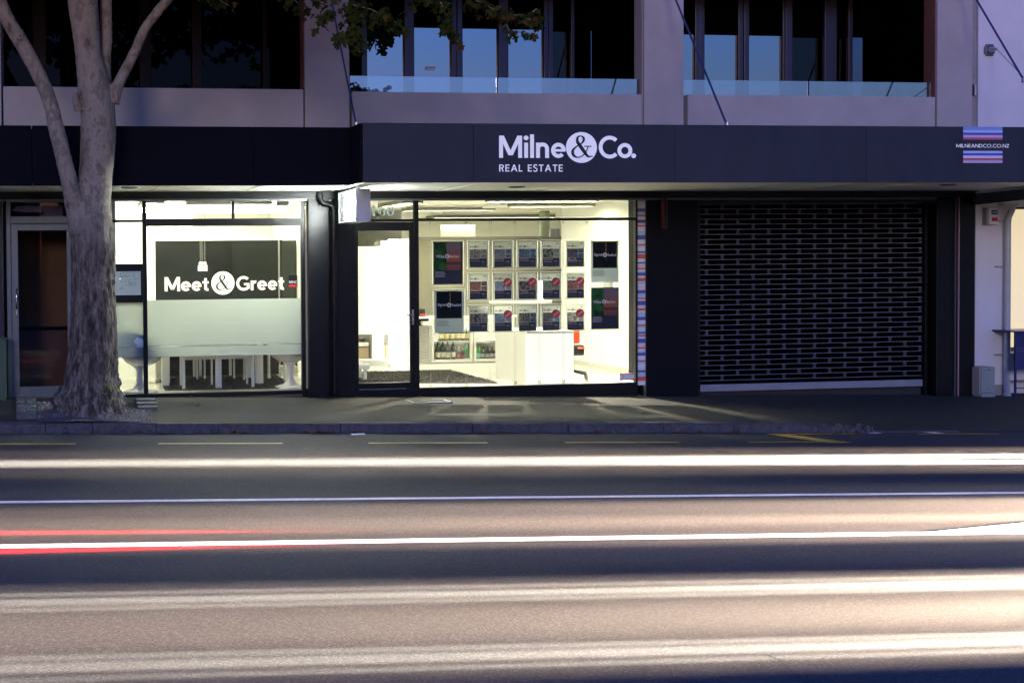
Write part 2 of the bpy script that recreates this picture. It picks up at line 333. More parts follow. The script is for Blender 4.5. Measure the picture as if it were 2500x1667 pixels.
struct(grid('footpath', -30, 40, 140, KY, 0.6, 30, lambda x, y: foot_z(x, y) + 0.006 * noise.noise(Vector((x * 0.7, y * 1.1, 0))) * (1 if KY + 0.2 < y < -0.1 else 0.1), m_foot), 'grey asphalt footpath under the shop canopy')
m_gnd = mat('ground_dirt', (0.05, 0.05, 0.045), 0.9, noise_amt=0.4, noise_scale=0.5)
mb = MB(); q = [G(u, v, -.06 - .022 * (u - 100) / 185) for u, v in ((376, 1001), (520, 1007), (800, 1014), (1150, 1019), (1420, 1032), (1500, 1043), (900, 1040), (420, 1034))]
mb.add([(p.x, max(p.y, KY + .05), foot_z(p.x, p.y) + .008) for p in q], [(0, 1, 6, 7), (1, 2, 6), (2, 3, 6), (3, 4, 6), (4, 5, 6)], asphalt('asphalt_patch', (.026, .025, .027), (.016, .015, .017), 120, .4)); struct(mb.build('footpath_patch'), 'darker asphalt repair strip along the kerb')
struct(grid('ground', -400, 400, 2, -400, 400, 2, lambda x, y: -0.35 - GR * x if abs(x) < 1 else -4.0 - GR * x, m_gnd), 'ground beyond the street')
# kerb: stones with joints
mb = MB(); x = -30.0; joints = [-0.9, -0.0, 0.52, 1.23, 1.94, 3.35, 4.93, 6.1, 7.3, 8.2, 9.3, 11.2]
js = [-30 + 1.4 * i for i in range(21)] + joints
for i in range(len(js) - 1):
    a, b = js[i] + 0.004, js[i + 1] - 0.004; o = 0.004 * random.uniform(-1, 1); n = 8
    dzs = random.uniform(-.004, .004)
    for k in range(n):
        xa = a + (b - a) * k / n; xb = a + (b - a) * (k + 1) / n
        za, zb = kerb_top(xa) + dzs, kerb_top(xb) + dzs; ya = KY + o
        ja = 0.005 * noise.noise(Vector((xa * 5, 0, 1))); jb = 0.005 * noise.noise(Vector((xb * 5, 0, 1)))
        if k == n - 1: jb += 0.003
        prof = lambda z, j, xx: [(xx, ya + 0.16, z + 0.001), (xx, ya + 0.012 + j, z + 0.003), (xx, ya - 0.002 + j, z - 0.010), (xx, ya - 0.016 + j, road_z(xx) - 0.02)]
        A = prof(za, ja, xa); B = prof(zb, jb, xb)
        for q in range(3): mb.quad(A[q + 1], B[q + 1], B[q], A[q], M['kerb'])
struct(mb.build('kerb'), 'dark stone kerb along the footpath edge')

def road_mark(name, pts, label, m, dz=0.004):
    mb = MB(); mb.add([(x, y, road_z(x) + dz) for x, y in pts], [tuple(range(len(pts)))], m); return struct(mb.build(name), label)
m_white = mat('line_white', (0.72, 0.72, 0.74), 0.6, noise_amt=0.25, noise_scale=30, bump=0.3, bump_scale=150)
m_yel = mat('line_yellow', (0.55, 0.33, 0.04), 0.7, noise_amt=0.45, noise_scale=25)
m_yel2 = mat('line_pale_yellow', (0.75, 0.66, 0.25), 0.7, noise_amt=0.35, noise_scale=25)
def GRD(u, v):
    d = ray(u, v); t = (-0.12 - GR * CAM.x - CAM.z) / (d.z + GR * d.x); return CAM + d * t
def wobble(x, k): return 0.006 * noise.noise(Vector((x * 3, k, 0)))
def long_line(name, y, w, label):
    mb = MB(); xs = [-60 + 0.25 * i for i in range(520)]; vs = []
    for x in xs: vs += [(x, y + wobble(x, y), road_z(x) + 0.004), (x, y + w + wobble(x, y + 5), road_z(x) + 0.004)]
    mb.add(vs, [(2 * i, 2 * i + 2, 2 * i + 3, 2 * i + 1) for i in range(len(xs) - 1)], m_white); return struct(mb.build(name), label)
long_line('lane_line', -6.42, 0.085, 'thin continuous white line farther from the camera')
long_line('lane_line', -7.96, 0.125, 'thicker continuous white line nearer the camera')
a = GRD(2300, 1306); road_mark('lane_marking', [(a.x, -7.835), (a.x + 2.6, -7.835), (a.x + 2.6, -7.15)], 'white painted wedge widening to the right edge', m_white)
for (u0, u1) in ((-110, 184), (385, 690), (900, 1193), (1384, 1667), (1838, 2082)):
    a = GRD(u0, 1082); b = GRD(u1, 1082); mm = m_yel if u0 in (-110, 1384, 1838) else m_yel2
    road_mark('yellow_dash', [(a.x, -3.29), (b.x, -3.29), (b.x, -3.22), (a.x, -3.22)], 'yellow dashed no-parking marking beside the kerb', mm)
a = GRD(1868, 1060); b = GRD(2082, 1082); road_mark('yellow_diagonal', [(a.x, a.y), (a.x + .25, a.y), (b.x, b.y), (b.x - .30, b.y)], 'yellow diagonal mark by the driveway', m_yel, 0.007)
a = GRD(1880, 1061); b = GRD(2095, 1061.5); road_mark('yellow_dash', [(a.x, a.y - .02), (b.x, a.y - .02), (b.x, a.y + .03), (a.x, a.y + .03)], 'thin yellow line at the driveway mouth', m_yel, 0.010)
a = GRD(2240, 1061); road_mark('yellow_dash', [(a.x, a.y - .02), (a.x + 1.1, a.y - .02), (a.x + 1.1, a.y + .03), (a.x, a.y + .03)], 'thin yellow line at the right driveway edge', m_yel, 0.010)
for u in (2110, 2262): a = GRD(u, 1055); road_mark('white_tick', [(a.x, a.y - .12), (a.x + .16, a.y - .12), (a.x + .05, a.y + .16), (a.x - .09, a.y + .16)], 'small white paint tick at the driveway', m_white)
# manhole-ish cover in footpath
mb = MB(); c = Vector((5.0, -0.62, 0)); z = foot_z(c.x, c.y) + 0.012
for (a, b, c_, d) in ((-.27, .27, -.16, -.12), (-.27, .27, .12, .16), (-.27, -.23, -.12, .12), (.23, .27, -.12, .12)): mb.box(c.x + a, c.x + b, c.y + c_, c.y + d, z - .02, z + .004, M['steel'])
mb.box(c.x - .228, c.x + .228, c.y - .118, c.y + .118, z - .02, z, m_foot)
tag(mb.build('access_cover'), 'small rectangular steel-rimmed cover set in footpath before the glass', 'access cover')

# ================================================================== UPPER BUILDING
bld = thing('apartment_building', (6, 0.5, 3.4), 'lavender grey concrete building with balconies above the shops', 'building')
def part(mb, name, parent=bld, label=None):
    o = mb.build(name, parent)
    if label: o['label'] = label
    return o
TOPZ = 9.0
for (u0, u1, lab) in ((-400, 4, 0), (744, 853, 0), (1571, 1668, 0), (2286, 2372, 0)):
    x0 = P(u0, 250).x; x1 = P(u1, 250).x; mb = MB(); mb.bbox(x0, x1, -0.02, 1.6, 2.75, TOPZ, M['plaster'], 0.012); part(mb, 'pilaster')
mb = MB(); a = P(2374, 250).x; b = P(2386, 250).x; mb.box(a, b, 0.03, 1.5, 2.75, TOPZ, mat('trim_grey', (0.33, 0.30, 0.28), 0.8, noise_amt=.2)); part(mb, 'corner_trim')
bays = [(8, 740, 4.066), (858, 1565, 4.045), (1677, 2280, 4.052)]
m_reveal = mat('red_brown_reveal', (0.20, 0.075, 0.05), 0.7, noise_amt=.3)
for i, (u0, u1, zt) in enumerate(bays):
    x0 = P(u0, 225).x; x1 = P(u1, 225).x; mb = MB(); mb.bbox(x0, x1, -0.035, 0.16, 2.8, zt, M['plaster'], 0.018); part(mb, 'parapet')
    mb = MB(); mb.box(x0 - .05, x1 + .05, .16, 2.2, 2.8, 3.0, M['plaster']); part(mb, 'balcony_floor'); mb = MB(); mb.box(x0 - .05, x1 + .05, .0, 2.2, 5.75, 5.95, M['plaster']); part(mb, 'balcony_slab')
    mb = MB(); xr = P((744, 1571, 2286)[i], 225).x; mb.box(xr - .012, xr - .002, .02, .24, 3.0, 5.7, m_reveal if i != 1 else M['plaster']); part(mb, 'reveal_trim'); mb = MB(); mb.box(xr - .016, xr - .002, .241, 1.58, 3.0, 5.7, M['void']); part(mb, 'painted_recess_shade')  # black strip paints the shade deeper in the balcony recess
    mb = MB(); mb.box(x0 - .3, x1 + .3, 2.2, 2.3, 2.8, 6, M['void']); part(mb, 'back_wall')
def win_bay(panels, Yw, xL, xR, vtop, frames):
    zt = P((panels[0][0] if panels else 1000), vtop, Yw).z if panels else 5.2
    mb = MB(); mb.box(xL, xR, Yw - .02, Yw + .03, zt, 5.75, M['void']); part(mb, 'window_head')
    for (u0, u1) in panels:
        x0 = P(u0, 150, Yw).x; x1 = P(u1, 150, Yw).x
        fr = MB(); f = frames
        for xa, xb in ((x0 - .09, x0 - .012), (x1 + .012, x1 + .09)): fr.bbox(xa, xb, Yw - .05, Yw + .02, 3.0, 5.75, f, .006)
        fr.box(x0 - .012, x0, Yw - .02, Yw + .02, 3.0, zt - .002, M['frame']); fr.box(x1, x1 + .012, Yw - .02, Yw + .02, 3.0, zt - .002, M['frame']); fr.box(x0, x1, Yw - .02, Yw + .02, 3.0, 3.08, M['frame'])
        w = fr.build('window', bld); g = MB(); g.quad((x0, Yw, 3.08), (x1, Yw, 3.08), (x1, Yw, zt), (x0, Yw, zt), M['panel_glass']); g.build('pane', w)
m_mull = mat('mullion_blue_grey', (0.05, 0.05, 0.075), 0.35, metal=0.5)
win_bay([(895.6, 983.7), (1010.5, 1098), (1128.5, 1213), (1240, 1323)], 1.2, P(856, 200, 1.2).x, P(1567, 200, 1.2).x, 66, m_mull)
win_bay([(1640, 1692), (1718, 1797), (1826.5, 1905)], 1.2, P(1660, 200, 1.2).x, P(2290, 200, 1.2).x, 84, m_mull)
for u0, u1 in ((1335, 1346), (1390, 1398), (1912, 1928), (2007, 2036), (2065, 2075), (80, 112), (340, 368), (468, 490), (640, 650)):
    mb = MB(); mb.bbox(P(u0, 100, 1.2).x, P(u1, 100, 1.2).x, 1.13, 1.2, 3.0, 5.7, m_mull if u0 > 800 else M['black'], .005); part(mb, 'mullion')
for x0, x1 in ((P(10, 100, 1.25).x, P(740, 100, 1.25).x), (P(1350, 100, 1.25).x, P(1575, 100, 1.25).x), (P(1930, 100, 1.25).x, P(2290, 100, 1.25).x)):
    mb = MB(); mb.quad((x0, 1.25, 3.0), (x1, 1.25, 3.0), (x1, 1.25, 5.7), (x0, 1.25, 5.7), M['dark_glass'] if x0 > 1 else glass('mid_glass', (0.06, 0.06, 0.07), 0.0, .2)); part(mb, 'dark_pane')
# KIWI sticker
mb = MB(); x0, x1, z0, z1 = BX(1039, 172, 1063, 162, 1.19); mb.box(x0, x1, 1.185, 1.19, z0, z1, M['letter']); text(mb, 'KIWI', (x0 + x1) / 2, (z0 + z1) / 2, (x1 - x0) * .85, 1.1835, M['frame'], height=(z1 - z0) * .6)
tag(mb.build('window_sticker'), 'small white sticker reading KIWI on balcony door glass', 'sticker')
# balustrades
for u0, um, u1, vt, zb in ((854, 1213, 1561, 187, 4.045), (1662, 1973, 2271, 196, 4.052)):
    ob = thing('glass_balustrade', (P(um, 210, .1).x, .1, zb), 'frameless glass balustrade on the parapet of the ' + ('middle' if u0 < 1000 else 'right') + ' balcony', 'balustrade', 'glass balustrades on the balconies')
    zt = P(um, vt + 3, .1).z
    for a, b in ((u0, um - 1.5), (um + 1.5, u1)):
        mb = MB(); xa, xb = P(a, 205, .1).x, P(b, 205, .1).x; mb.box(xa, xb, .09, .102, zb - .03, zt, M['balus']); mb.build('glass_panel', ob)
    mb = MB(); xm = P(um, 205, .1).x; mb.box(xm - .008, xm + .008, .088, .104, zb - .02, zt, M['frame']); mb.build('joint_strip', ob)
    for us in ((1325, 1535) if u0 < 1000 else (1905, 2212)):
        mb = MB(); xs = P(us, 205, .12).x; mb.tube([(xs - .03, .13, zb), (xs + .05, .13, zt - .02)], .008, M['frame'] if us in (1535, 2212) else M['steel'], 6); mb.build('stay', ob)

# ================================================================== CANOPY
can = thing('canopy', (6, -1, 2.7), 'long dark street canopy with panelled fascia and cream soffit', 'canopy')
ZS, ZF = 2.69, 3.395
xl0, xst = -6.0, P(886, 370, -2).x; xend = 16.0
seamsL = [P(u, 370, -1.5).x for u in (78, 618)]; seamsR = [P(u, 370, -2).x for u in (1157, 1648.5, 2115.5)]
xs = [xl0] + seamsL + [xst]
for i in range(3):
    mb = MB(); mb.bbox(xs[i] + .003, xs[i + 1] - .003, -1.5, -1.46, ZS - .003, ZF, M['fascia_left_shaded'], .004); part(mb, 'fascia_panel', can)
xs = [xst] + seamsR + [xend]
for i in range(4):
    mb = MB(); mb.bbox(xs[i] + .003, xs[i + 1] - .003, -2.0, -1.96, ZS, ZF, M['fascia'], .004); part(mb, 'fascia_panel', can)
mb = MB(); mb.box(xst - .03, xst + .003, -1.962, -1.0, ZS, ZF - .003, M['fascia_left_shaded']); part(mb, 'fascia_return', can)
mb = MB(); mb.box(xl0, xst - .03, -1.46, -.0, ZS + .01, ZS + .04, M['soffit']); mb.box(xst + .003, xend, -1.96, -.0, ZS + .008, ZS + .04, M['soffit']); mb.box(xl0, xend, -1.4, -.01, ZF - .06, ZF - .03, M['black'])
mj = mat('soffit_joint', (0.75, 0.73, 0.6), 0.5)
for x in [P(367, 472, 0).x, P(595, 471, 0).x, P(1060, 470, 0).x, P(1883, 463, 0).x, P(2040, 466, 0).x, P(130, 470, 0).x]:
    yf = -1.45 if x < xst else -1.95; mb.box(x - .008, x + .008, yf, -.02, ZS + .002, ZS + .0095, mj)
part(mb, 'soffit', can)
for (u, v) in ((316, 459), (1262, 457.5), (2315, 452)):
    c = G(u, v, ZS); mb = MB(); mb.lathe((c.x, c.y, ZS + .012), [(0.001, -.012), (.075, -.012), (.078, -.018), (.10, -.018), (.108, -.006), (.108, .0)], M['alu'], 24); part(mb, 'downlight', can)
mb = MB(); mb.box(xl0, 13.4, -.12, .0, ZS - .09, ZS + .005, M['frame']); mb.box(xl0, 13.4, -.06, .0, ZS - .115, ZS - .09, M['alu']); part(mb, 'wall_trim', can)

class _N:
    def add(s, *a): pass
class SheetX(Sheet):
    sx = 1.0
    def poly(s, pts): Sheet.poly(s, [(p[0] * s.sx, p[1]) for p in pts])
    def strip(s, L, R): Sheet.strip(s, [(p[0] * s.sx, p[1]) for p in L], [(p[0] * s.sx, p[1]) for p in R])
# sign lettering
x0, zb = P(800 + 1097 / 2.6133, 1008 / 2.6133, -2.02).x, P(800 + 1300 / 2.6133, 1008 / 2.6133, -2.02).z
kcap = (P(1230, 866 / 2.6133, -2.02).z - P(1230, 1008 / 2.6133, -2.02).z)
SXM = (P(800 + 1973 / 2.6133, 400, -2.02).x - x0) / (6.17 * kcap)
sg = thing('shop_sign', (x0 + .9, -2.0, 3.0), 'white lettering Milne & Co. Real Estate on the canopy fascia', 'sign')
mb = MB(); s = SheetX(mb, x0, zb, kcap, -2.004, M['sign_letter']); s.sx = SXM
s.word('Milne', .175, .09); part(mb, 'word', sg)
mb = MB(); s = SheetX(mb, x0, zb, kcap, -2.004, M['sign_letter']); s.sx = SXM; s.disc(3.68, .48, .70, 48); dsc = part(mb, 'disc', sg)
mb = MB(); s = SheetX(mb, x0, zb, kcap, -2.006, M['fascia']); s.sx = SXM; s.amp(3.66, .49, 1.02); part(mb, 'ampersand', sg)
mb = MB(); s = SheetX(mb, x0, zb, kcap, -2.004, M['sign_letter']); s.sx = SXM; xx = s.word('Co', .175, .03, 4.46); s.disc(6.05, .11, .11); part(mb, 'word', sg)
mb = MB(); k2 = P(1230, 1050 / 2.6133, -2.02).z - P(1230, 1095 / 2.6133, -2.02).z; z2 = P(1230, 1095 / 2.6133, -2.02).z
tw = P(800 + 1503 / 2.6133, 400, -2.02).x - x0
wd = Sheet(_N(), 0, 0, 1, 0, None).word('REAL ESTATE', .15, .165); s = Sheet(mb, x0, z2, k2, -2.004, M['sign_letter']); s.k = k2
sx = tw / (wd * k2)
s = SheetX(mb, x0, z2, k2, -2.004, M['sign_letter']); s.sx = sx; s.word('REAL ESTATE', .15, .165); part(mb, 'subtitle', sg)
# web address and stripes
a = P(1600 + 1926 / 2.6133, 941 / 2.6133, -2.02); b = P(1600 + 2260 / 2.6133, 941 / 2.6133, -2.02); kc = (941 - 917) / 2.6133 / (FPX / 14) 
st = thing('web_sign', (a.x + .3, -2.0, a.z), 'striped sign with web address at the right of the canopy fascia', 'sign')
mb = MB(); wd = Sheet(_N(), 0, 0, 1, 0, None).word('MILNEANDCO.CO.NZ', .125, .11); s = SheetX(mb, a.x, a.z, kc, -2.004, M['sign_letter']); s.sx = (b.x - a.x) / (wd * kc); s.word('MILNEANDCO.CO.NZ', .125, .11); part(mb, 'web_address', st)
SC = dict(lb=(0.22, 0.36, 0.72), pb=(0.5, 0.6, 0.85), db=(0.09, 0.08, 0.5), pk=(0.62, 0.48, 0.68), rd=(0.55, 0.10, 0.16), wh=(0.75, 0.75, 0.85))
for k_, v_ in SC.items(): SC[k_] = mat('stripe_' + {'lb': 'light_blue', 'pb': 'pale_blue', 'db': 'dark_blue', 'pk': 'pink', 'rd': 'red', 'wh': 'white'}[k_], v_, 0.5)
for rows in ([(806, 832, 'lb'), (832, 847, 'pb'), (847, 862, 'db'), (862, 878, 'pk'), (878, 892, 'rd')], [(963, 978, 'pb'), (978, 993, 'db'), (993, 1009, 'wh'), (1009, 1024, 'rd'), (1024, 1040, 'pk')]):
    mb = MB()
    for v0, v1, c in rows:
        xa, xb, za, zb_ = BX(1600 + 1970 / 2.6133, v1 / 2.6133, 1600 + 2221 / 2.6133, v0 / 2.6133, -2.02); zm = P(2400, v1 / 2.6133, -2.02).z; zn = P(2400, v0 / 2.6133, -2.02).z; zn = min(zn, ZF - .002)
        mb.quad((xa, -2.004, zm), (xb, -2.004, zm), (xb, -2.004, zn), (xa, -2.004, zn), SC[c])
    part(mb, 'stripe_block', st)
# tie rods
def rod(u0, v0, u1, v1, Yb, r, lab):
    b = P(u1, v1, Yb); d = ray(u0, v0); t = (b.x - CAM.x) / d.x; q = CAM + d * t; e = b + (q - b) * (max(1, (0.05 - b.y) / (q.y - b.y) if q.y > b.y else 1))
    mb = MB(); mb.tube([b, e], r, mat('rod_blue', (0.05, 0.06, 0.13), 0.4, metal=.4), 8); c = MB
    o = thing('tie_rod', b, lab, 'tie rod', 'canopy tie rods'); mb.build('rod', o); m2 = MB(); m2.tube([b + Vector((0, 0, -.03)), b + Vector((0, 0, .04))], .03, M['steel'], 8); m2.build('anchor', o)
rod(808.7, 0, 870, 307, -1.3, .012, 'thin steel rod holding the canopy beside the leaf cluster')
rod(1649.7, 0, 1775, 307, -1.75, .013, 'thin steel rod crossing in front of the right balcony')
rod(2384, 0, 2500, 197, -1.3, .013, 'thin steel rod in front of the pale wall at far right')

# ================================================================== LIGHTBOX SIGN
Yf, Yb = -1.30, -.38; x0 = P(869.5, 500, Yf).x; x1 = P(904, 500, Yf).x; z1 = P(869.5, 460.3, Yf).z; z0 = P(869.5, 540.5, Yf).z
lb = thing('lightbox_sign', ((x0 + x1) / 2, (Yf + Yb) / 2, z0), 'glowing white projecting lightbox sign hung under the canopy', 'sign')
mb = MB(); m_case = mat('sign_case', (0.42, 0.43, 0.5), 0.4, metal=.2)
mb.box(x0 - .002, x1 + .002, Yf, Yf + .03, z0, z1, m_case); mb.box(x0 - .002, x1 + .002, Yb - .03, Yb, z0, z1, m_case); mb.box(x0, x1, Yf + .03, Yb - .03, z0, z0 + .012, m_case); mb.box(x0, x1, Yf + .03, Yb - .03, z1 - .012, z1, m_case); part(mb, 'casing', lb)
mb = MB(); mb.box(x0 + .012, x0 + .02, Yf + .04, Yb - .04, z0 + .02, z1 - .02, mat('sign_face', (.22, .24, .23), .5, emit=(.93, 1, .97), estr=.01)); mb.box(x1 - .02, x1 - .012, Yf + .04, Yb - .04, z0 + .02, z1 - .02, mat('sign_face_b', (.75, .8, .78), .4, emit=(.93, 1, .97), estr=4)); part(mb, 'face', lb)
mb = MB()
for (ya, yb_, za, zc) in ((-1.22, -.93, .05, .36), (-1.0, -.72, .09, .30), (-1.15, -.75, .04, .14), (-1.25, -1.1, .1, .32)): mb.bbox(x0 - .004, x0 + .011, ya, yb_, z0 + za, z0 + zc, M['lightbox'], .03)
part(mb, 'lit_emblem', lb)
mb = MB(); mb.tube([((x0 + x1) / 2, -1.05, z1), ((x0 + x1) / 2, -1.05, ZS + .01)], .02, M['steel'], 8); part(mb, 'hanger', lb); mb = MB(); mb.tube([((x0 + x1) / 2, -.6, z1), ((x0 + x1) / 2, -.6, ZS + .01)], .02, M['steel'], 8); part(mb, 'hanger', lb)

# ================================================================== SHOPFRONT walls and columns
wal = thing('shop_wall', (6, 0, 0), 'black painted shopfront columns and walls between the glazing', 'wall')
def colm(u0, u1, y0, y1, m=M['black'], name='column', top=ZS, bev=.008, vz=900, z0=-.6):
    mb = MB(); mb.bbox(P(u0, vz, y0).x, P(u1, vz, y0).x, y0, y1, z0, top, m, bev); return part(mb, name, wal)
colm(-900, 12, -.03, .6, mat('navy_wall', (.008, .009, .022), .6, noise_amt=.3)); colm(755, 806, -.08, .3); colm(821, 866, -.08, .4)
colm(806, 821, -.01, .3, z0=-.6)
colm(1579, 1704, -.04, .5, M['blackwall']); colm(2286, 2334, -.06, .5); colm(2340, 2379, -.06, .5); colm(2334, 2340, -.03, .4)
colm(2256, 2286, .25, .6); colm(190, 277, -.01, .1, M['frame'])
mb = MB(); a = P(739, 800).x; mb.box(a, P(755, 800).x - .002, .02, .05, -.5, 2.6, M['frame']); mb.box(a + .045, a + .065, -.005, .018, .05, 2.55, mat('brass_trim', (.6, .6, .42), .3, metal=.5)); part(mb, 'edge_trim', wal)
for u, m in ((2333, M['alu']), (2341, mat('pink_trim', (.45, .25, .28), .4))):
    mb = MB(); a = P(u, 700, -.09).x; mb.box(a, a + .012, -.085, -.062, -.3, 2.62, m); part(mb, 'edge_trim', wal)
mb = MB(); a = P(2283, 700, .0).x; mb.box(a - .008, a, .0, .24, -.3, 2.62, M['alu']); part(mb, 'edge_trim', wal)
mb = MB(); mb.box(P(1700, 700).x, P(2290, 700).x, .5, .6, -.5, 2.7, M['void']); mb.box(P(1700, 700).x, P(2290, 700).x, -.02, .5, ZS - .16, ZS - .08, M['frame']); part(mb, 'shutter_housing', wal)
# black downpipe between columns
px_ = P(813, 700, -.09).x; pt = P(787, 478, -.12)
mb = MB(); mb.tube([(pt.x - .04, -.14, ZS), (pt.x - .04, -.15, ZS - .09), (pt.x + .0, -.15, ZS - .155), (px_ - .06, -.15, ZS - .17), (px_ - .01, -.15, ZS - .20), (px_, -.15, ZS - .28), (px_, -.15, 1.2), (px_, -.15, -.02)], .036, M['black'], 14)
dp = thing('downpipe', (px_, -.15, -.1), 'black downpipe running down between the two black columns', 'downpipe'); part(mb, 'pipe', dp)
for z in (ZS - .30, ZS - .06, .03, 1.3): mb = MB(); mb.tube([(px_ if z < 2.5 else pt.x - .04, -.15, z - .025), (px_ if z < 2.5 else pt.x - .04, -.15, z + .025)], .046, M['black'], 14); part(mb, 'collar', dp)

# ------- left door
def framebox(mb, x0, x1, z0, z1, w, y0, y1, m, b=.003):
    mb.bbox(x0, x0 + w, y0, y1, z0, z1, m, b); mb.bbox(x1 - w, x1, y0, y1, z0, z1, m, b)
    mb.bbox(x0 + w + .0005, x1 - w - .0005, y0 + .001, y1 - .001, z1 - w, z1 - .0005, m, b); mb.bbox(x0 + w + .0005, x1 - w - .0005, y0 + .001, y1 - .001, z0 + .0005, z0 + w, m, b)
dx0, dx1 = P(17, 700).x, P(191, 700).x
ld = thing('entrance_door', (dx0 + .4, 0, .03), 'grey aluminium framed glass door behind the tree trunk', 'door')
mb = MB(); zt = P(30, 484).z; framebox(mb, dx0, dx1, .0, zt, .055, .0, .07, M['alu']); zr0, zr1 = P(60, 546).z, P(60, 532).z
mb.bbox(dx0 + .056, dx1 - .056, .002, .068, zr0, zr1 + .02, M['alu'], .003); part(mb, 'door_frame', ld)
mb = MB(); framebox(mb, dx0 + .062, dx1 - .06, .02, zr0 - .006, .085, .012, .055, M['alu']); mb.bbox(dx0 + .15, dx1 - .15, .014, .053, .10, .16, M['alu'], .003); lf = part(mb, 'door_leaf', ld)
mb = MB(); mb.quad((dx0 + .14, .03, .1), (dx1 - .14, .03, .1), (dx1 - .14, .03, zr0 - .09), (dx0 + .14, .03, zr0 - .09), M['pane']); mb.quad((dx0 + .055, .03, zr1 + .02), (dx1 - .055, .03, zr1 + .02), (dx1 - .055, .03, zt - .05), (dx0 + .055, .03, zt - .05), M['pane']); part(mb, 'pane', ld)
mb = MB(); hx = P(40, 720, -.03).x; za, zb_ = P(40, 706, -.03).z, P(40, 752, -.03).z; mb.tube([(hx, .01, za), (hx, -.045, za), (hx, -.045, zb_), (hx, .01, zb_)], .011, M['chrome'], 8); mb.box(hx - .012, hx + .012, .0, .012, zb_ - .09, zb_ - .03, M['steel']); part(mb, 'handle', ld)
fy = thing('foyer', (0, .8, 0), 'dim foyer behind the aluminium door, amber brown standing in for an orange reflection', 'room')
mb = MB(); mb.box(-.6, .9, .9, .95, 0, 2.7, M['brown']); part(mb, 'wall', fy); mb = MB(); mb.box(-.6, .9, .86, .898, .0, .85, mat('dark_red', (.05, .008, .006), .6, noise_amt=.3)); mb.box(-.6, .9, .85, .899, .85, .9, M['void']); part(mb, 'dado_panel', fy)
mb = MB(); mb.box(-.6, .9, .1, .95, 2.6, 2.65, M['brown']); mb.box(-.62, -.58, .08, .95, 0, 2.65, M['void']); mb.box(-.6, .9, .08, .95, -.02, .015, M['void']); part(mb, 'lining', fy)
# striped crumpled paper in fanlight and sign behind glass
mb = MB(); m_stripe = bpy.data.materials.new('striped_cloth'); m_stripe.use_nodes = True; n = m_stripe.node_tree; b = n.nodes['Principled BSDF']
tc = n.nodes.new('ShaderNodeTexCoord'); wv = n.nodes.new('ShaderNodeTexWave'); wv.inputs['Scale'].default_value = 14; wv.inputs['Distortion'].default_value = .4; r = n.nodes.new('ShaderNodeValToRGB'); r.color_ramp.elements[0].color = (.16, .12, .25, 1); r.color_ramp.elements[1].color = (.32, .28, .42, 1)
n.links.new(tc.outputs['Object'], wv.inputs[0]); n.links.new(wv.outputs[0], r.inputs[0]); n.links.new(r.outputs[0], b.inputs['Base Color'])
a = P(29, 527, .12); pts = [(29, 515), (40, 504), (60, 503), (153, 503), (153, 532), (92, 532), (112, 519), (60, 518)]
mb.add([tuple(P(u, v, .12)) for u, v in pts], [(0, 1, 2, 7), (2, 3, 6, 7), (3, 4, 5, 6)], m_stripe); tag(mb.build('striped_cloth'), 'violet striped cloth crumpled inside the fanlight above the left door', 'cloth')
# green utility box, far left
mb = MB(); a = P(15, 830, -.25); mb.bbox(a.x - 1.0, a.x, -.32, -.05, -.2, P(10, 831, -.32).z, M['greenbox'], .01); gb = thing('utility_box', (a.x, -.2, 0), 'dull green utility box at the far left frame edge', 'utility box'); part(mb, 'cabinet', gb)
mb = MB(); mb.bbox(a.x - 1.01, a.x + .01, -.33, -.04, P(10, 831, -.32).z, P(10, 831, -.32).z + .02, M['greenbox'], .006); part(mb, 'lid', gb)

# ================================================================== LEFT SHOP (meeting room)
FZ = 0.02
def zt_(u, v, Y=0): return P(u, v, Y).z
lw = thing('meeting_room_window', (2.2, 0, .02), 'black framed shop window with white Meet & Greet lettering and frosted band', 'shop window')
xa, xm, xb = P(190, 700).x, P(354, 700).x, P(741, 700).x; zt = P(500, 482).z; zb0 = P(500, 964).z
fm = M['frame']; mb = MB()
mb.bbox(xa, xb, -.01, .06, zt, ZS - .09, fm, .003); mb.bbox(xa, xb, -.01, .07, zb0 - .02, .03, fm, .003)
mb.bbox(xm - .028, xm + .028, -.012, .06, .031, zt - .001, fm, .003); mb.bbox(xb - .03, xb + .012, -.012, .06, .031, zt - .001, fm, .003)
zr0, zr1 = P(540, 551.5).z, P(540, 533.8).z; mb.bbox(xm + .0285, xb - .0305, -.009, .058, zr0, zr1, fm, .003)
zq0, zq1 = P(300, 543).z, P(300, 536.5).z; mb.bbox(xa, xm - .0285, -.009, .058, zq0, zq1, fm, .003)
xv = P(569, 510).x; mb.bbox(xv - .02, xv + .02, -.008, .056, zr1 + .001, zt - .001, fm, .003)
zp0, zp1 = P(300, 739).z, P(300, 644.5).z; mb.bbox(xa, xm - .0285, -.012, .07, zp0, zp1, fm, .003)
part(mb, 'frame', lw)
mb = MB(); mb.quad((xa, .03, .03), (xm, .03, .03), (xm, .03, zt), (xa, .03, zt), M['pane']); mb.quad((xm, .03, .03), (xb, .03, .03), (xb, .03, zt), (xm, .03, zt), M['pane']); part(mb, 'pane', lw)
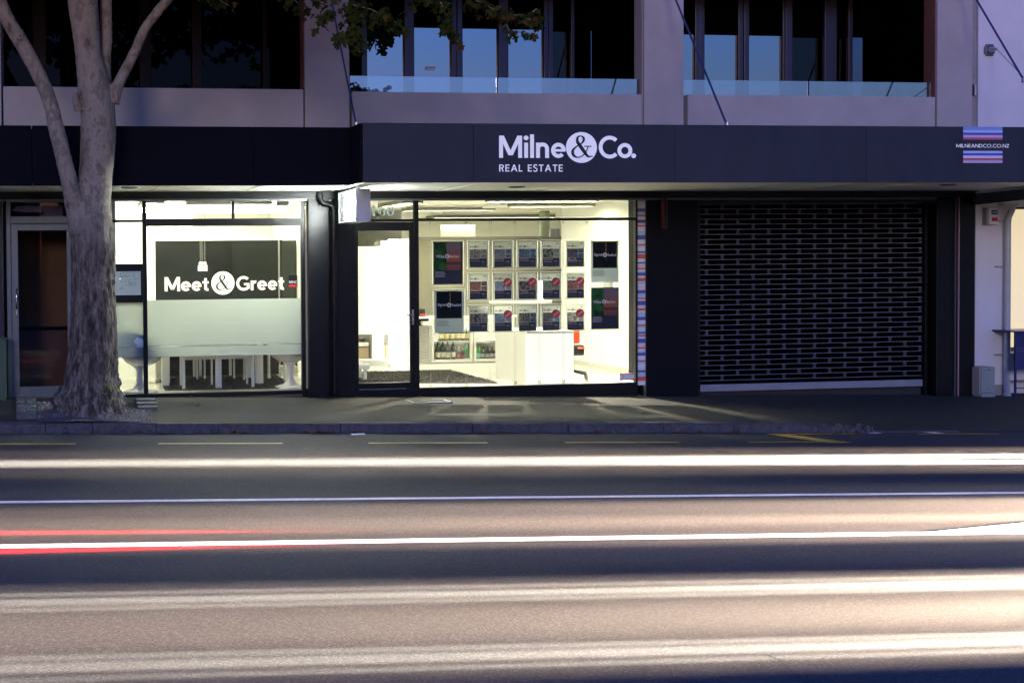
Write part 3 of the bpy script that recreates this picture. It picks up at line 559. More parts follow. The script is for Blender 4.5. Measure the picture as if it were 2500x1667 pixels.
# frosted film
mb = MB(); zf1 = P(560, 730.5).z; zs1 = P(560, 843.5).z; zs0 = P(560, 841.5 + 3.2).z; zf0 = P(560, 868).z
zs1 = P(560, 842).z; zs0 = P(560, 844.2).z
mb.quad((xm + .029, .025, zs1), (xb - .031, .025, zs1), (xb - .031, .025, zf1), (xm + .029, .025, zf1), M['frost']); mb.quad((xm + .029, .025, zf0), (xb - .031, .025, zf0), (xb - .031, .025, zs0), (xm + .029, .025, zs0), M['frost'])
mb.quad((xa, .025, zs1), (xm - .029, .025, zs1), (xm - .029, .025, zp0), (xa, .025, zp0), M['frost']); mb.quad((xa, .025, zf0), (xm - .029, .025, zf0), (xm - .029, .025, zs0), (xa, .025, zs0), M['frost']); part(mb, 'frosted_film', lw)
xL = P(1052 / 2.6133, 711, 0).x; zB = P(500, 450 + 680 / 2.6133, 0).z; kc = P(500, 450 + 590 / 2.6133, 0).z - zB; m_let = frosted('vinyl_white', (.85, .87, .78), 0.0, .25)
XE = P(1817 / 2.6133, 700, 0).x; tot = (XE - xL) / kc; cxu = (P(1424 / 2.6133, 700, 0).x - xL) / kc
mb = MB(); s = SheetX(mb, xL, zB, kc, .022, m_let); wd = Sheet(_N(), 0, 0, 1, 0, None).word('Meet', .185, .06); s.sx = ((P(1335 / 2.6133, 700).x - xL) / kc) / wd; s.word('Meet', .185, .06); part(mb, 'word', lw)
mb = MB(); s = Sheet(mb, xL, zB, kc, .022, m_let); s.disc(cxu, .54, .83, 48); part(mb, 'disc', lw)
mb = MB(); s = Sheet(mb, xL, zB, kc, .019, mat('amp_black', (.02, .02, .018), .5)); s.amp(cxu - .02, .55, 1.12); part(mb, 'ampersand', lw)
xG = P(1510 / 2.6133, 700).x; mb = MB(); wd = Sheet(_N(), 0, 0, 1, 0, None).word('Greet', .185, .06); s = SheetX(mb, xG, zB, kc, .022, m_let); s.sx = ((XE - xG) / kc) / wd; s.word('Greet', .185, .06); part(mb, 'word', lw)
# member sticker
x0, x1, z0, z1 = BX(*Z4(1843, 657), *Z4(1898, 580), .0); mb = MB(); mb.box(x0, x1, .016, .022, z0, z1, M['frame']); mb.box(x0 + .003, x1 - .003, .0145, .0158, z0 + .004, z0 + (z1 - z0) * .22, M['red']); text(mb, 'REINZ', (x0 + x1) / 2, z0 + (z1 - z0) * .43, (x1 - x0) * .88, .0143, M['letter'], height=(z1 - z0) * .2)
tag(mb.build('window_sticker'), 'small black and red REINZ sticker on the meeting room window', 'sticker')
# site plan board
x0, x1, z0, z1 = BX(*Z4(730, 708), *Z4(897, 555), -.012); mb = MB(); mb.box(x0, x1, -.022, -.0125, z0, z1, mat('board', (.40, .46, .44), .35, noise_amt=.08, noise_scale=9))
bd = thing('plan_board', (x0, -.012, z0), 'grey site plan board with building outlines on the black panel beside the trunk', 'notice board'); part(mb, 'board', bd)
mb = MB(); dk = M['frame']; wz = (z1 - z0); wx = (x1 - x0)
def rect(a, b, c, d, t=.0022):
    A, B, C_, D = x0 + a * wx, x0 + c * wx, z0 + (1 - b) * wz, z0 + (1 - d) * wz
    for q in ((A, B, C_, C_ + t), (A, B, D, D + t), (A, A + t, D + t, C_), (B - t, B, D + t, C_)): mb.box(q[0], q[1], -.0232, -.0221, q[2], q[3], dk)
rect(.22, .06, .72, .18); rect(.42, .36, .53, .60); rect(.56, .36, .62, .60); rect(.62, .48, .67, .60); rect(.70, .48, .80, .60); rect(.75, .06, .97, .33)
for i in range(6): mb.box(x0 + .22 * wx, x0 + (.28 + .03 * (i % 3)) * wx, -.0232, -.0221, z0 + (.70 - i * .03) * wz, z0 + (.705 - i * .03) * wz, dk)
for i in range(5): mb.box(x0 + .22 * wx, x0 + (.36 - .02 * (i % 2)) * wx, -.0232, -.0221, z0 + (.33 - i * .02) * wz, z0 + (.335 - i * .02) * wz, dk)
mb.box(x0 + .22 * wx, x0 + .58 * wx, -.0232, -.0221, z0 + .77 * wz, z0 + .78 * wz, dk); mb.lathe((x0 + .07 * wx, -.023, z0 + .5 * wz), [(.0, 0), (.006, 0)], dk, 8); part(mb, 'plan_drawing', bd)
mb = MB(); mb.box(x0 + .205 * wx, x0 + .235 * wx, -.0245, -.0221, z0 + .675 * wz, z0 + .705 * wz, mat('led_green', (.3, .8, .1), .4, emit=(.5, 1, .1), estr=2)); part(mb, 'indicator_light', bd)

rm = thing('meeting_room', (2.4, 2, FZ), 'bright white meeting room interior behind the left window', 'room')
YB1 = 2.5; xp0 = P(379, 650, YB1).x; xp1 = P(568, 650, YB1).x; zpt = P(450, 588, YB1).z; RW = 3.96; CE = 2.66
mb = MB(); mb.box(.95, RW, .08, 5.2, -.05, FZ, M['floor']); part(mb, 'floor', rm)
mb = MB(); mb.box(.95, RW, .08, 5.2, CE, CE + .05, M['ceiling']); part(mb, 'ceiling', rm)
mb = MB(); mb.box(.90, .95, .08, 5.2, 0, CE, M['white']); part(mb, 'wall', rm)
mb = MB(); mb.box(RW, RW + .06, .3, 5.2, 0, CE, M['white']); part(mb, 'wall', rm)
mb = MB(); mb.box(.95, RW, 5.0, 5.05, 0, CE, M['white']); mb.box(.95, xp0, YB1, YB1 + .06, 0, CE - .0, M['white']); part(mb, 'wall', rm)
xq = P(469, 560, YB1).x; mb = MB(); mb.box(xp0, xq, YB1 + .0, YB1 + .06, zpt + .001, CE, M['white']); part(mb, 'wall', rm)
mb = MB(); mb.bbox(xp0, xp1, YB1 - .0, YB1 + .05, FZ, zpt, M['blackpanel'], .004); mb.box(xp0, xp1 + .9, YB1 - .003, YB1 + .055, zpt, zpt + .025, M['greyl']); part(mb, 'black_partition', rm)
mb = MB(); mb.bbox(xp1 + .0, RW - .28, YB1 + .02, YB1 + .05, FZ, zpt, mat('panel_grey', (.014, .017, .014), .3), .004); mb.box(RW - .35, RW - .33, YB1 - .01, YB1 + .02, FZ, zpt, M['grey']); mb.box(RW - .28, RW, YB1 + .3, YB1 + .35, FZ, zpt, mat('panel_green', (.03, .04, .03), .3)); part(mb, 'grey_partition', rm)
def framebox_h(mb, x0, x1, y0, y1, z0, z1, t=.012):
    m = mat('light_louvre', (.22, .22, .19), .8, spec=.1); mb.box(x0, x1, y0, y0 + t, z0, z1, m); mb.box(x0, x1, y1 - t, y1, z0, z1, m); mb.box(x0, x0 + t, y0 + t, y1 - t, z0, z1, m); mb.box(x1 - t, x1, y0 + t, y1 - t, z0, z1, m)
# ceiling lights
def ceil_light(x, y, lx, ly, z, label, s, grp, em='tube'):
    o = thing('ceiling_light', (x, y, z), label, 'ceiling light', grp); mb = MB(); mb.bbox(x - lx / 2, x + lx / 2, y - ly / 2, y + ly / 2, z - .03, z, M['white'], .005); framebox_h(mb, x - lx / 2, x + lx / 2, y - ly / 2, y + ly / 2, z - .085, z - .03); part(mb, 'housing', o); mb = MB(); mb.box(x - lx / 2 + .02, x + lx / 2 - .02, y - ly / 2 + .02, y + ly / 2 - .02, z - .037, z - .0305, emis('tube_%g' % s, (1.0, .965, .70), s * .42)); part(mb, 'diffuser', o); return o
ceil_light(1.5, 1.1, .3, 1.2, CE, 'fluorescent ceiling fitting nearest the frosted side panel', 16, 'meeting room ceiling lights')
ceil_light(2.6, .95, 1.2, .25, CE, 'fluorescent ceiling fitting above the pendant cluster', 13, 'meeting room ceiling lights')
ceil_light(2.3, 3.6, 2.2, .5, CE, 'long ceiling fitting behind the black partition', 22, 'meeting room ceiling lights')
mb = MB(); xa_, xb_ = P(300, 526, 1.9).x, P(735, 526, 1.9).x; z0, z1 = P(500, 531, 1.9).z, P(500, 522, 1.9).z
mb.bbox(1.15, 3.65, 1.86, 1.92, 2.50, 2.60, M['tube'], .01); o = thing('wall_light', (2.4, 1.9, 2.5), 'long glowing tube trough running across the meeting room', 'light trough'); part(mb, 'tube', o); mb = MB(); mb.box(1.1, 3.7, 1.9, 2.0, 2.605, 2.63, M['white']); part(mb, 'reflector', o)
# pendant
Yp = 1.5; pc = P(495, 498, Yp); pd = thing('pendant_lamp', (pc.x, Yp, CE), 'cluster of three small pendant lamps on thin cords above the meeting table', 'pendant lamp')
mb = MB(); mb.bbox(pc.x - .06, pc.x + .06, Yp - .05, Yp + .05, CE - .07, CE - .001, M['greyl'], .004); part(mb, 'ceiling_rose', pd)
zl1, zl0 = P(494, 450 + 515 / 2.6133, Yp).z, P(494, 450 + 553 / 2.6133, Yp).z
for i, zx in enumerate((1275, 1291, 1307)):
    xx = P(zx / 2.6133, 640, Yp).x; yy = Yp + (-.05, .03, -.01)[i]
    mb = MB(); mb.tube([(xx, yy, zl1 + .05), (xx, yy, CE - .07)], .0035, M['grey'], 5); part(mb, 'cord', pd)
    mb = MB(); mb.lathe((xx, yy, zl0), [(.0, 0), (.036, 0), (.036, zl1 - zl0), (.0, zl1 - zl0)], M['gloss'], 16, False); part(mb, 'lamp_shade', pd)
    mb = MB(); mb.lathe((xx, yy, zl1 + .022), [(.0, -.022), (.02, -.016), (.026, 0), (.02, .016), (.0, .024)], M['chrome'], 14); part(mb, 'ball', pd)
def rug(name, pts, label):
    bm = bmesh.new(); mb = MB(); n = 16000; P0 = [Vector(p) for p in pts]
    vs = [P0[0], P0[1], P0[2], P0[3]]; mb.add([(p.x, p.y, FZ + .012) for p in P0] + [(p.x, p.y, FZ + .001) for p in P0], [(0, 1, 2, 3), (0, 4, 5, 1), (1, 5, 6, 2), (2, 6, 7, 3), (3, 7, 4, 0)], M['carpet'])
    rnd = random.Random(3); V = []; F = []
    for i in range(n):
        a, b = rnd.random(), rnd.random(); p = P0[0].lerp(P0[1], a).lerp(P0[3].lerp(P0[2], a), b); an = rnd.uniform(0, 6.28); h = rnd.uniform(.014, .030); w = .005
        dx, dy = math.cos(an) * w, math.sin(an) * w; lx, ly = rnd.uniform(-.02, .02), rnd.uniform(-.02, .02); k = len(V)
        V += [(p.x - dx, p.y - dy, FZ + .01), (p.x + dx, p.y + dy, FZ + .01), (p.x + lx, p.y + ly, FZ + .01 + h)]; F.append((k, k + 1, k + 2))
    mb.add(V, F, M['carpet']); bm.free(); return tag(mb.build(name), label, 'rug')
rug('shag_rug', [(1.62, .45, 0), (3.45, .35, 0), (3.5, 2.3, 0), (1.7, 2.35, 0)], 'dark grey shag rug under the meeting table')
# meeting table
tb = thing('meeting_table', (2.55, 1.45, FZ), 'white rectangular meeting table behind the frosted band', 'table'); TX0, TX1, TY0, TY1 = P(*Z4(1033, 1300), .95).x, P(*Z4(1678, 1290), .95).x, .92, 1.9
mb = MB(); mb.bbox(TX0 - .05, TX1 + .05, TY0 - .05, TY1 + .05, .70, .74, M['white'], .005); part(mb, 'tabletop', tb)
for x in (TX0, TX1 - .1):
    for y in (TY0, TY1 - .1): mb = MB(); mb.bbox(x, x + .1, y, y + .1, FZ, .699, M['white'], .004); part(mb, 'leg', tb)
# dining chair at origin, facing +Y (back towards camera)
def chair():
    o = thing('dining_chair', (0, 0, 0), 'x', 'chair', 'white dining chairs around the meeting table'); w, d = .5, .46; m = M['white']; ma = mat('chair_white', (.66, .70, .70), .4)
    for i, (x, y) in enumerate(((-.25, -.23), (.21, -.23), (-.235, .20), (.205, .20))):
        mb = MB(); t = .04 if i < 2 else .028; h = .62 if i < 2 else .62; mb.bbox(x, x + t, y, y + t * .8, 0, h, ma, .004); part(mb, 'leg', o)
    mb = MB(); mb.bbox(-.21, .21, -.19, .2, .42, .45, m, .008); part(mb, 'seat', o)
    mb = MB(); mb.bbox(-.208, .208, -.222, -.20, .40, .80, m, .006); part(mb, 'backrest', o)
    for sx in (-.25, .215):
        mb = MB(); mb.bbox(sx, sx + .035, -.23, .225, .621, .645, ma, .004); part(mb, 'armrest', o)
    for sx in (-.17, .17): mb = MB(); mb.lathe((sx, -.224, .46), [(.0, 0), (.008, 0), (.008, .004)], M['frame'], 8); part(mb, 'bolt', o)
    return o
ch = chair(); c1 = P(*Z4(1275, 1320), .55); ch.location = (c1.x, .70, FZ); ch.location.z = FZ + .012; ch['label'] = 'white dining chair with its back to the window, left of the front pair'
c2 = P(*Z4(1505, 1310), .55); dup(ch, (c2.x, .70, FZ + .012), 'white dining chair with its back to the window, right of the front pair')
dup(ch, (c1.x - .1, 2.0, FZ + .012), 'white dining chair across the table, left of the far pair', math.pi); dup(ch, (c2.x - .05, 2.0, FZ + .012), 'white dining chair across the table, right of the far pair', math.pi)
dup(ch, (TX0 - .08, 1.45, FZ + .012), 'white dining chair at the left end of the table beside the left tub chair', -math.pi / 2); dup(ch, (TX1 + .1, 1.4, FZ + .012), 'white dining chair at the right end of the table, turned askew', math.pi / 2 + .35)
# tulip tub chairs
def tub(x, y, ang, label, tilt=.32):
    o = thing('tub_chair', (x, y, FZ), label, 'tub chair', 'white pedestal tub chairs'); m = M['gloss']
    mb = MB(); mb.lathe((x, y, FZ), [(.0, .001), (.235, .001), (.235, .012), (.20, .022), (.10, .05), (.055, .10), (.040, .17), (.038, .24), (.055, .31), (.10, .352), (.0, .352)], m, 32); part(mb, 'pedestal', o)
    mb = MB(); n = 40; rings = [(.0, .35), (.10, .352), (.19, .39), (.27, .47), (.325, .57), (.345, .67), (.33, .78), (.315, .80), (.32, .775), (.33, .67), (.305, .575), (.25, .49), (.17, .43), (.0, .41)]; vs = []; fs = []
    for r, z in rings:
        for k in range(n):
            a = 2 * math.pi * k / n; f = (z - .35) / .45; zz = z + f * tilt * .5 * math.cos(a - ang) * (1 if r > .1 else 0); rr = r * (1 + .10 * f * math.cos(a - ang)); vs.append((x + rr * math.cos(a), y + rr * math.sin(a), FZ + zz))
    for i in range(len(rings) - 1):
        for k in range(n): fs.append((i * n + k, i * n + (k + 1) % n, (i + 1) * n + (k + 1) % n, (i + 1) * n + k))
    mb.add(vs, fs, m, True); part(mb, 'shell', o)
t1 = G(348, 964, FZ); tub(t1.x, .36, math.pi, 'white tub chair on a pedestal at the left, crossing the window mullion'); t2 = G(*Z4(1870, 1310), FZ); tub(t2.x + .03, .50, 0.2, 'white tub chair on a pedestal against the right end of the meeting room window')
for i, (z, w) in enumerate(((0, .2), (.085, .19), (.17, .17))):
    if i < 2: mb = MB(); a = P(*Z4(1795, 1240), 2.0); mb.bbox(a.x, a.x + w * 1.3, 2.0, 2.2, FZ + z, FZ + z + .08, M['greyl'], .003); tag(mb.build('book'), ('thick pale book lying at the bottom of the floor stack', 'thick pale book lying on top of the floor stack')[i], 'book')
for (u, v, lab) in ((815, 460, 'round ceiling speaker nearest the mullion'), (1610, 1630, 0)):
    pass
mb = MB(); a = P(*Z4(1800, 180), 1.2); mb.bbox(a.x - .09, a.x + .09, 1.15, 1.25, CE - .09, CE - .001, M['grey'], .004); tag(mb.build('projector'), 'small grey box fixed to the meeting room ceiling at the right', 'projector')
for (zx, zy, s_) in ((838, 120, .10), (805, 130, .08), (780, 150, .08), (1608, 150, .06)):
    a = G(*Z4(zx, zy), CE); mb = MB(); mb.lathe((a.x, max(.3, a.y), CE - .014), [(.0, 0), (s_ * .9, 0), (s_, .006), (s_, .013)], M['greyl'], 20); tag(mb.build('ceiling_vent'), 'small round grey disc fitting on the meeting room ceiling', 'ceiling fitting', 'round discs on the meeting room ceiling')

# ================================================================== MIDDLE SHOP
sf = thing('agency_window', (6, 0, .02), 'black framed estate agency window with hanging property cards', 'shop window')
xd0 = P(866, 700).x; xd1 = P(*Z5(580, 700)).x; xr_ = P(*Z5(1975, 700)).x; zt = P(*Z5(1200, 102)).z; zb0 = P(*Z5(1200, 1290)).z - .02; xmu = P(*Z5(568, 700)).x
mb = MB(); mb.bbox(xd0, xr_, -.01, .06, zt, ZS - .09, fm, .003); zr0, zr1 = P(*Z5(1200, 233)).z, P(*Z5(1200, 215)).z
mb.bbox(xmu + .031, xr_ - .03, -.01, .06, zr0, zr1, fm, .003); mb.bbox(xmu + .031, xr_ - .03, -.01, .07, -.25, .025, fm, .003); mb.bbox(xr_ - .028, xr_, -.012, .06, -.25, zt - .001, fm, .003); mb.bbox(xmu - .035, xmu + .03, -.012, .06, -.2, zt - .001, fm, .003)
zd = P(*Z5(300, 240)).z; mb.bbox(xd0, xmu - .036, -.009, .06, zd, zd + .035, fm, .003); mb.bbox(xd0 - .01, xd0 + .03, -.012, .06, -.2, zt - .001, fm, .003); mb.box(xd0 + .03, xmu - .036, -.02, .08, -.25, -.005, fm); part(mb, 'frame', sf)
mb = MB(); mb.quad((xmu + .03, .03, .025), (xr_ - .028, .03, .025), (xr_ - .028, .03, zt), (xmu + .03, .03, zt), M['pane']); mb.quad((xd0, .03, zd + .03), (xmu - .03, .03, zd + .03), (xmu - .03, .03, zt), (xd0, .03, zt), M['pane']); part(mb, 'pane', sf)
gd = thing('glass_door', ((xd0 + xmu) / 2, 0, 0), 'black framed glass door with lever handle at number 160', 'door')
mb = MB(); A, B = xd0 + .032, xmu - .037; g0, g1, gz0, gz1 = BX(*Z5(204, 1262), *Z5(528, 298), 0); gz1 = P(*Z5(350, 297)).z; gz0 = P(*Z5(350, 1266)).z; g0 = P(*Z5(196, 700)).x; g1 = P(*Z5(526, 700)).x
for q in ((A, g0, 0, zd - .004), (g1, B, 0, zd - .004)): mb.bbox(q[0], q[1], .0, .05, q[2], q[3], fm, .003)
mb.bbox(g0 + .0005, g1 - .0005, .001, .049, gz1, zd - .0045, fm, .003); mb.bbox(g0 + .0005, g1 - .0005, .001, .049, .0, gz0, fm, .003); part(mb, 'door_leaf', gd)
mb = MB(); mb.quad((g0, .03, gz0), (g1, .03, gz0), (g1, .03, gz1), (g0, .03, gz1), M['pane']); part(mb, 'pane', gd)
mb = MB(); hx = P(*Z5(546, 850), -.02).x; hz = P(*Z5(546, 835), -.02).z; mb.bbox(hx - .014, hx + .014, -.012, -.0005, hz - .13, hz + .075, M['steel'], .003); mb.tube([(hx, -.01, hz), (hx, -.05, hz), (hx - .11, -.05, hz + .002)], .009, M['chrome'], 8); mb.tube([(hx, -.012, hz - .09), (hx, -.02, hz - .09)], .009, M['chrome'], 10); part(mb, 'handle', gd)
mb = MB(); mb.box(A + .02, B - .12, -.016, -.002, .012, .028, M['alu']); part(mb, 'sweep', gd)
# numerals 160
kz = P(*Z5(300, 135)).z - P(*Z5(300, 203)).z; nz = P(*Z5(300, 203)).z; mb = MB(); s = Sheet(mb, P(*Z5(290, 200)).x, nz, kz, .025, M['num'])
s.V(.02, 0, 1, .2); s.H(0, -.1, .34, .05); s.poly([(.02, 1), (.02, .88), (-.12, .88), (-.12, .92)])
q = catmull([(1.05, .93, .05), (.86, .80, .12), (.72, .58, .18), (.68, .34, .22), (.76, .12, .14), (.93, .04, .06), (1.10, .14, .14), (1.17, .33, .20), (1.08, .52, .13), (.94, .58, .05), (.80, .50, .04)], 5); s.stroke([(a.x, a.y) for a in q], [a.z for a in q])
n_ = 36; s.stroke([(1.72 + .27 * math.cos(2 * math.pi * i / n_), .5 + .47 * math.sin(2 * math.pi * i / n_)) for i in range(n_ + 1)], [.05 + .19 * abs(math.cos(2 * math.pi * i / n_)) for i in range(n_ + 1)])
tag(mb.build('house_number'), 'pale grey-blue numerals 160 on the glass above the door', 'house number')
# security sticker
x0, x1, z0, z1 = BX(*Z5(1862, 1250), *Z5(1953, 1203), .02); mb = MB(); mb.box(x0, x1, .018, .024, z0, z1, M['letter']); h = z1 - z0
mb.box(x0, x1, .0165, .0178, z0, z0 + h * .2, M['red']); mb.box(x0, x1, .0165, .0178, z1 - h * .2, z1, M['red']); gr = mat('sticker_green', (.02, .10, .05), .5)
for a, b in ((.34, .40), (.62, .68)): mb.box(x0, x1, .0165, .0178, z0 + h * a, z0 + h * b, gr)
cx = (x0 + x1) / 2; text(mb, 'PROTECTED BY', cx, z1 - h * .1, (x1 - x0) * .7, .0163, M['letter'], height=h * .12)
mb.box(x0 + .05, x1 - .05, .0155, .0164, z0 + h * .26, z0 + h * .74, M['letter']); text(mb, 'MATRIX', cx, z0 + h * .63, (x1 - x0) * .62, .0152, gr, height=h * .18); text(mb, 'SECURITY', cx, z0 + h * .38, (x1 - x0) * .64, .0152, gr, height=h * .18); text(mb, '379-1567', cx, z0 + h * .1, (x1 - x0) * .6, .0163, M['letter'], height=h * .14)
tag(mb.build('security_sticker'), 'red, white and green MATRIX SECURITY sticker in the bottom corner of the glass', 'sticker')
# striped side panel
rs = random.Random(11); mb = MB(); xs0, xs1 = P(*Z5(1978, 700)).x, P(*Z5(2025, 700)).x; z = .0; order = ['wh', 'rd', 'pb', 'db', 'pk', 'wh', 'pb', 'rd', 'wh', 'db', 'pb', 'wh', 'rd', 'pk', 'db']
zz = P(*Z5(2000, 82)).z; z = P(*Z5(2000, 1280)).z; i = 0; segs = []
sd = {k: mat('panel_' + k, v, .5) for k, v in dict(wh=(.72, .74, .78), rd=(.75, .12, .06), pb=(.45, .6, .72), db=(.10, .10, .35), pk=(.75, .62, .62)).items()}
while z < zz:
    h = rs.choice([.022, .03, .045, .06]); e = min(zz, z + h); mb.box(xs0, xs1, -.006, .03, z, e, sd[order[i % len(order)]]); z = e; i += 1
o = thing('striped_banner', ((xs0 + xs1) / 2, 0, .02), 'tall narrow panel of red, blue and white stripes beside the shop window', 'banner'); part(mb, 'stripes', o)
mb = MB(); mb.box(xs1, xs1 + .02, -.02, .04, -.2, zz, M['alu']); part(mb, 'edge_strip', o)

# --- cards
pr = dict(white=frosted('card_white', (.92, .92, .96), 0.0, .12), dark=mat('card_dark', (.022, .026, .045), .4), pink=mat('card_pink', (.55, .33, .36), .5), grey=mat('card_grey', (.10, .11, .14), .5), txt=mat('card_text', (.6, .6, .6), .5), ink=mat('card_ink', (.05, .05, .06), .5), sold=mat('sold_red', (.62, .06, .05), .45))
def photo_mat(name, sky_, land, acc, seed, sc=30):
    m = bpy.data.materials.new(name); m.use_nodes = True; n = m.node_tree; b = n.nodes['Principled BSDF']; b.inputs['Roughness'].default_value = .35
    tc = n.nodes.new('ShaderNodeTexCoord'); mp = n.nodes.new('ShaderNodeMapping'); mp.inputs['Location'].default_value = (seed * 3.1, seed, seed * 1.7); t = n.nodes.new('ShaderNodeTexNoise'); t.inputs['Scale'].default_value = sc; t.inputs['Detail'].default_value = 3
    r = n.nodes.new('ShaderNodeValToRGB'); e = r.color_ramp.elements; e[0].position = .36; e[0].color = (*land, 1); e[1].position = .62; e[1].color = (*sky_, 1); q = e.new(.48); q.color = (*acc, 1)
    n.links.new(tc.outputs['Object'], mp.inputs[0]); n.links.new(mp.outputs[0], t.inputs['Vector']); n.links.new(t.outputs[0], r.inputs[0]); n.links.new(r.outputs[0], b.inputs['Base Color'])
    tl = n.nodes.new('ShaderNodeBsdfTranslucent'); n.links.new(r.outputs[0], tl.inputs[0]); mx = n.nodes.new('ShaderNodeMixShader'); mx.inputs[0].default_value = .6; n.links.new(b.outputs[0], mx.inputs[1]); n.links.new(tl.outputs[0], mx.inputs[2]); n.links.new(mx.outputs[0], n.nodes['Material Output'].inputs[0]); return m
PH = [[('white house', (.30, .32, .4), (.05, .08, .05), (.4, .38, .38)), ('blue-sky house', (.12, .18, .45), (.12, .10, .09), (.4, .4, .42)), ('swimming pool', (.05, .16, .38), (.02, .06, .06), (.2, .3, .45)), ('grey villa', (.4, .42, .45), (.06, .12, .03), (.18, .17, .15)), ('blue bay', (.04, .2, .5), (.03, .06, .02), (.25, .13, .09))],
      [('dusk house on a lawn', (.10, .08, .22), (.04, .10, .02), (.3, .1, .05)), ('harbour view', (.35, .3, .38), (.03, .12, .3), (.3, .35, .5)), ('house in dark trees', (.35, .33, .35), (.04, .04, .02), (.2, .16, .14)), ('garden fountain', (.25, .3, .28), (.04, .08, .03), (.3, .36, .34)), ('orange room at dusk', (.10, .07, .28), (.4, .10, .04), (.5, .25, .15))],
      [('misty bay in grey', (.38, .38, .42), (.07, .07, .06), (.18, .17, .17)), ('blue cottage', (.12, .18, .5), (.03, .10, .3), (.3, .35, .4)), ('blue porch at night', (.02, .06, .25), (.02, .03, .08), (.3, .28, .15)), ('suburb under blue sky', (.08, .16, .5), (.07, .15, .03), (.2, .15, .12)), ('black and white house', (.36, .36, .38), (.06, .06, .06), (.2, .2, .2))]]
TT = [['Position & Privacy', 'Modern family', 'Chelsea Bay', 'Old-world\nfavourite', 'Bach'], ['Easy in the City', 'Garden apartments', 'Plenty and\npeople behind', 'Fantastic spice', 'Prime links'], ['East meets West', "I'm the one", 'Reduced price!', "I've got views!", 'Affordable quality']]
SOLD = [(1, 1), (1, 2), (1, 3), (1, 4), (2, 1), (2, 3), (2, 4)]
YC = .075; colx = [(903, 1020), (1062, 1176), (1217, 1332), (1370, 1482), (1525, 1637)]; rowz = [(366, 529), (570, 732), (774, 936)]
colname = ['first', 'second', 'third', 'fourth', 'fifth']; rown = ['top', 'middle', 'bottom']
def holder(o, x0, x1, z0, z1, m=.018):
    mb = MB(); mb.box(x0 - m, x1 + m, YC + .004, YC + .007, z0 - m, z1 + m, M['acrylic'])
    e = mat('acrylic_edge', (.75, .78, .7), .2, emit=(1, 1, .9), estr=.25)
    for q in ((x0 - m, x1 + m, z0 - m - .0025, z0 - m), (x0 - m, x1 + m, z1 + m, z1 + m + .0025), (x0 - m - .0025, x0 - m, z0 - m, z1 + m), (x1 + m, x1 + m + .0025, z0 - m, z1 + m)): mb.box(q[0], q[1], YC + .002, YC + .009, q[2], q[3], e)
    part(mb, 'acrylic_holder', o)
    mb = MB()
    for xx in (x0 - m - .006, x1 + m + .006):
        for zz_ in (z0 - m + .01, z1 + m - .01): mb.tube([(xx, YC - .001, zz_), (xx, YC + .012, zz_)], .0065, M['chrome'], 8)
    part(mb, 'cable_grip', o)
for r in range(3):
    for c in range(5):
        u0, u1 = colx[c]; um = 1277; dv = (rowz[r][0] - 366) * 0
        x0, x1 = P(*Z5(u0, 600), YC).x, P(*Z5(u1, 600), YC).x; z1_, z0_ = P(*Z5(um, rowz[r][0]), YC).z, P(*Z5(um, rowz[r][1]), YC).z
        w, h = x1 - x0, z1_ - z0_; nm, sk, ld_, ac = PH[r][c]; sold = (r, c) in SOLD
        o = thing('property_card', ((x0 + x1) / 2, YC, z0_), 'card showing %s%s, %s in %s row' % (nm, ' under SOLD sticker' if sold else '', colname[c], rown[r]), 'property card', 'small property cards hanging in the window'); holder(o, x0, x1, z0_, z1_); o.rotation_euler.y = random.uniform(-.008, .008)
        mb = MB(); mb.box(x0, x1, YC, YC + .003, z0_, z1_, pr['white']); yk = YC - .0006
        def R4(a, b, c_, d, m, y=yk): mb.quad((x0 + a * w, y, z1_ - d * h), (x0 + b * w, y, z1_ - d * h), (x0 + b * w, y, z1_ - c_ * h), (x0 + a * w, y, z1_ - c_ * h), m)
        R4(0.03, .97, .64, .985, pr['dark']); R4(.07, .55, .635, .668, pr['pink'], yk - .0006)
        for k in range(4): R4(.07, .56, .79 + k * .04, .80 + k * .04, pr['grey'], yk - .0006); R4(.66, .92, .80 + k * .04, .81 + k * .04, pr['grey'], yk - .0006)
        R4(.66, .86, .76, .775, pr['txt'], yk - .0006); text(mb, TT[r][c], x0 + .33 * w, z1_ - .735 * h, w * .5, yk - .0006, pr['txt']); R4(.78, .92, .07, .09, pr['ink'])
        text(mb, 'Milne', x0 + .17 * w, z1_ - .185 * h, w * .23, yk, pr['ink']); text(mb, 'Co.', x0 + .49 * w, z1_ - .185 * h, w * .16, yk, pr['ink'])
        mb.add([(x0 + .345 * w + .06 * w * math.cos(a), yk, z1_ - .185 * h + .06 * w * math.sin(a)) for a in [k * .4488 for k in range(14)]], [tuple(range(14))], pr['ink']); text(mb, '&', x0 + .345 * w, z1_ - .185 * h, w * .06, yk - .0006, pr['white'])
        part(mb, 'sheet', o)
        mb = MB(); R4(.03, .635, .285, .635, photo_mat('photo_large', sk, ld_, ac, r * 5 + c, 26)); part(mb, 'large_picture', o)
        pm2 = photo_mat('photo_small', ac, ld_, sk, r * 7 + c + 3, 40); mb = MB(); R4(.65, .97, .285, .455, pm2); part(mb, 'small_picture', o); mb = MB(); R4(.65, .97, .465, .635, pm2); part(mb, 'small_picture', o)
        if sold:
            mb = MB(); cx, cz, rr = x0 + .76 * w, z1_ - .33 * h, .235 * w; mb.add([(cx + rr * math.cos(k * .2417), yk - .0018, cz + rr * math.sin(k * .2417)) for k in range(26)], [tuple(range(26))], pr['sold']); text(mb, 'SOLD', cx, cz, rr * 1.45, yk - .0026, M['letter'], rot=R_(38)); part(mb, 'sold_sticker', o)
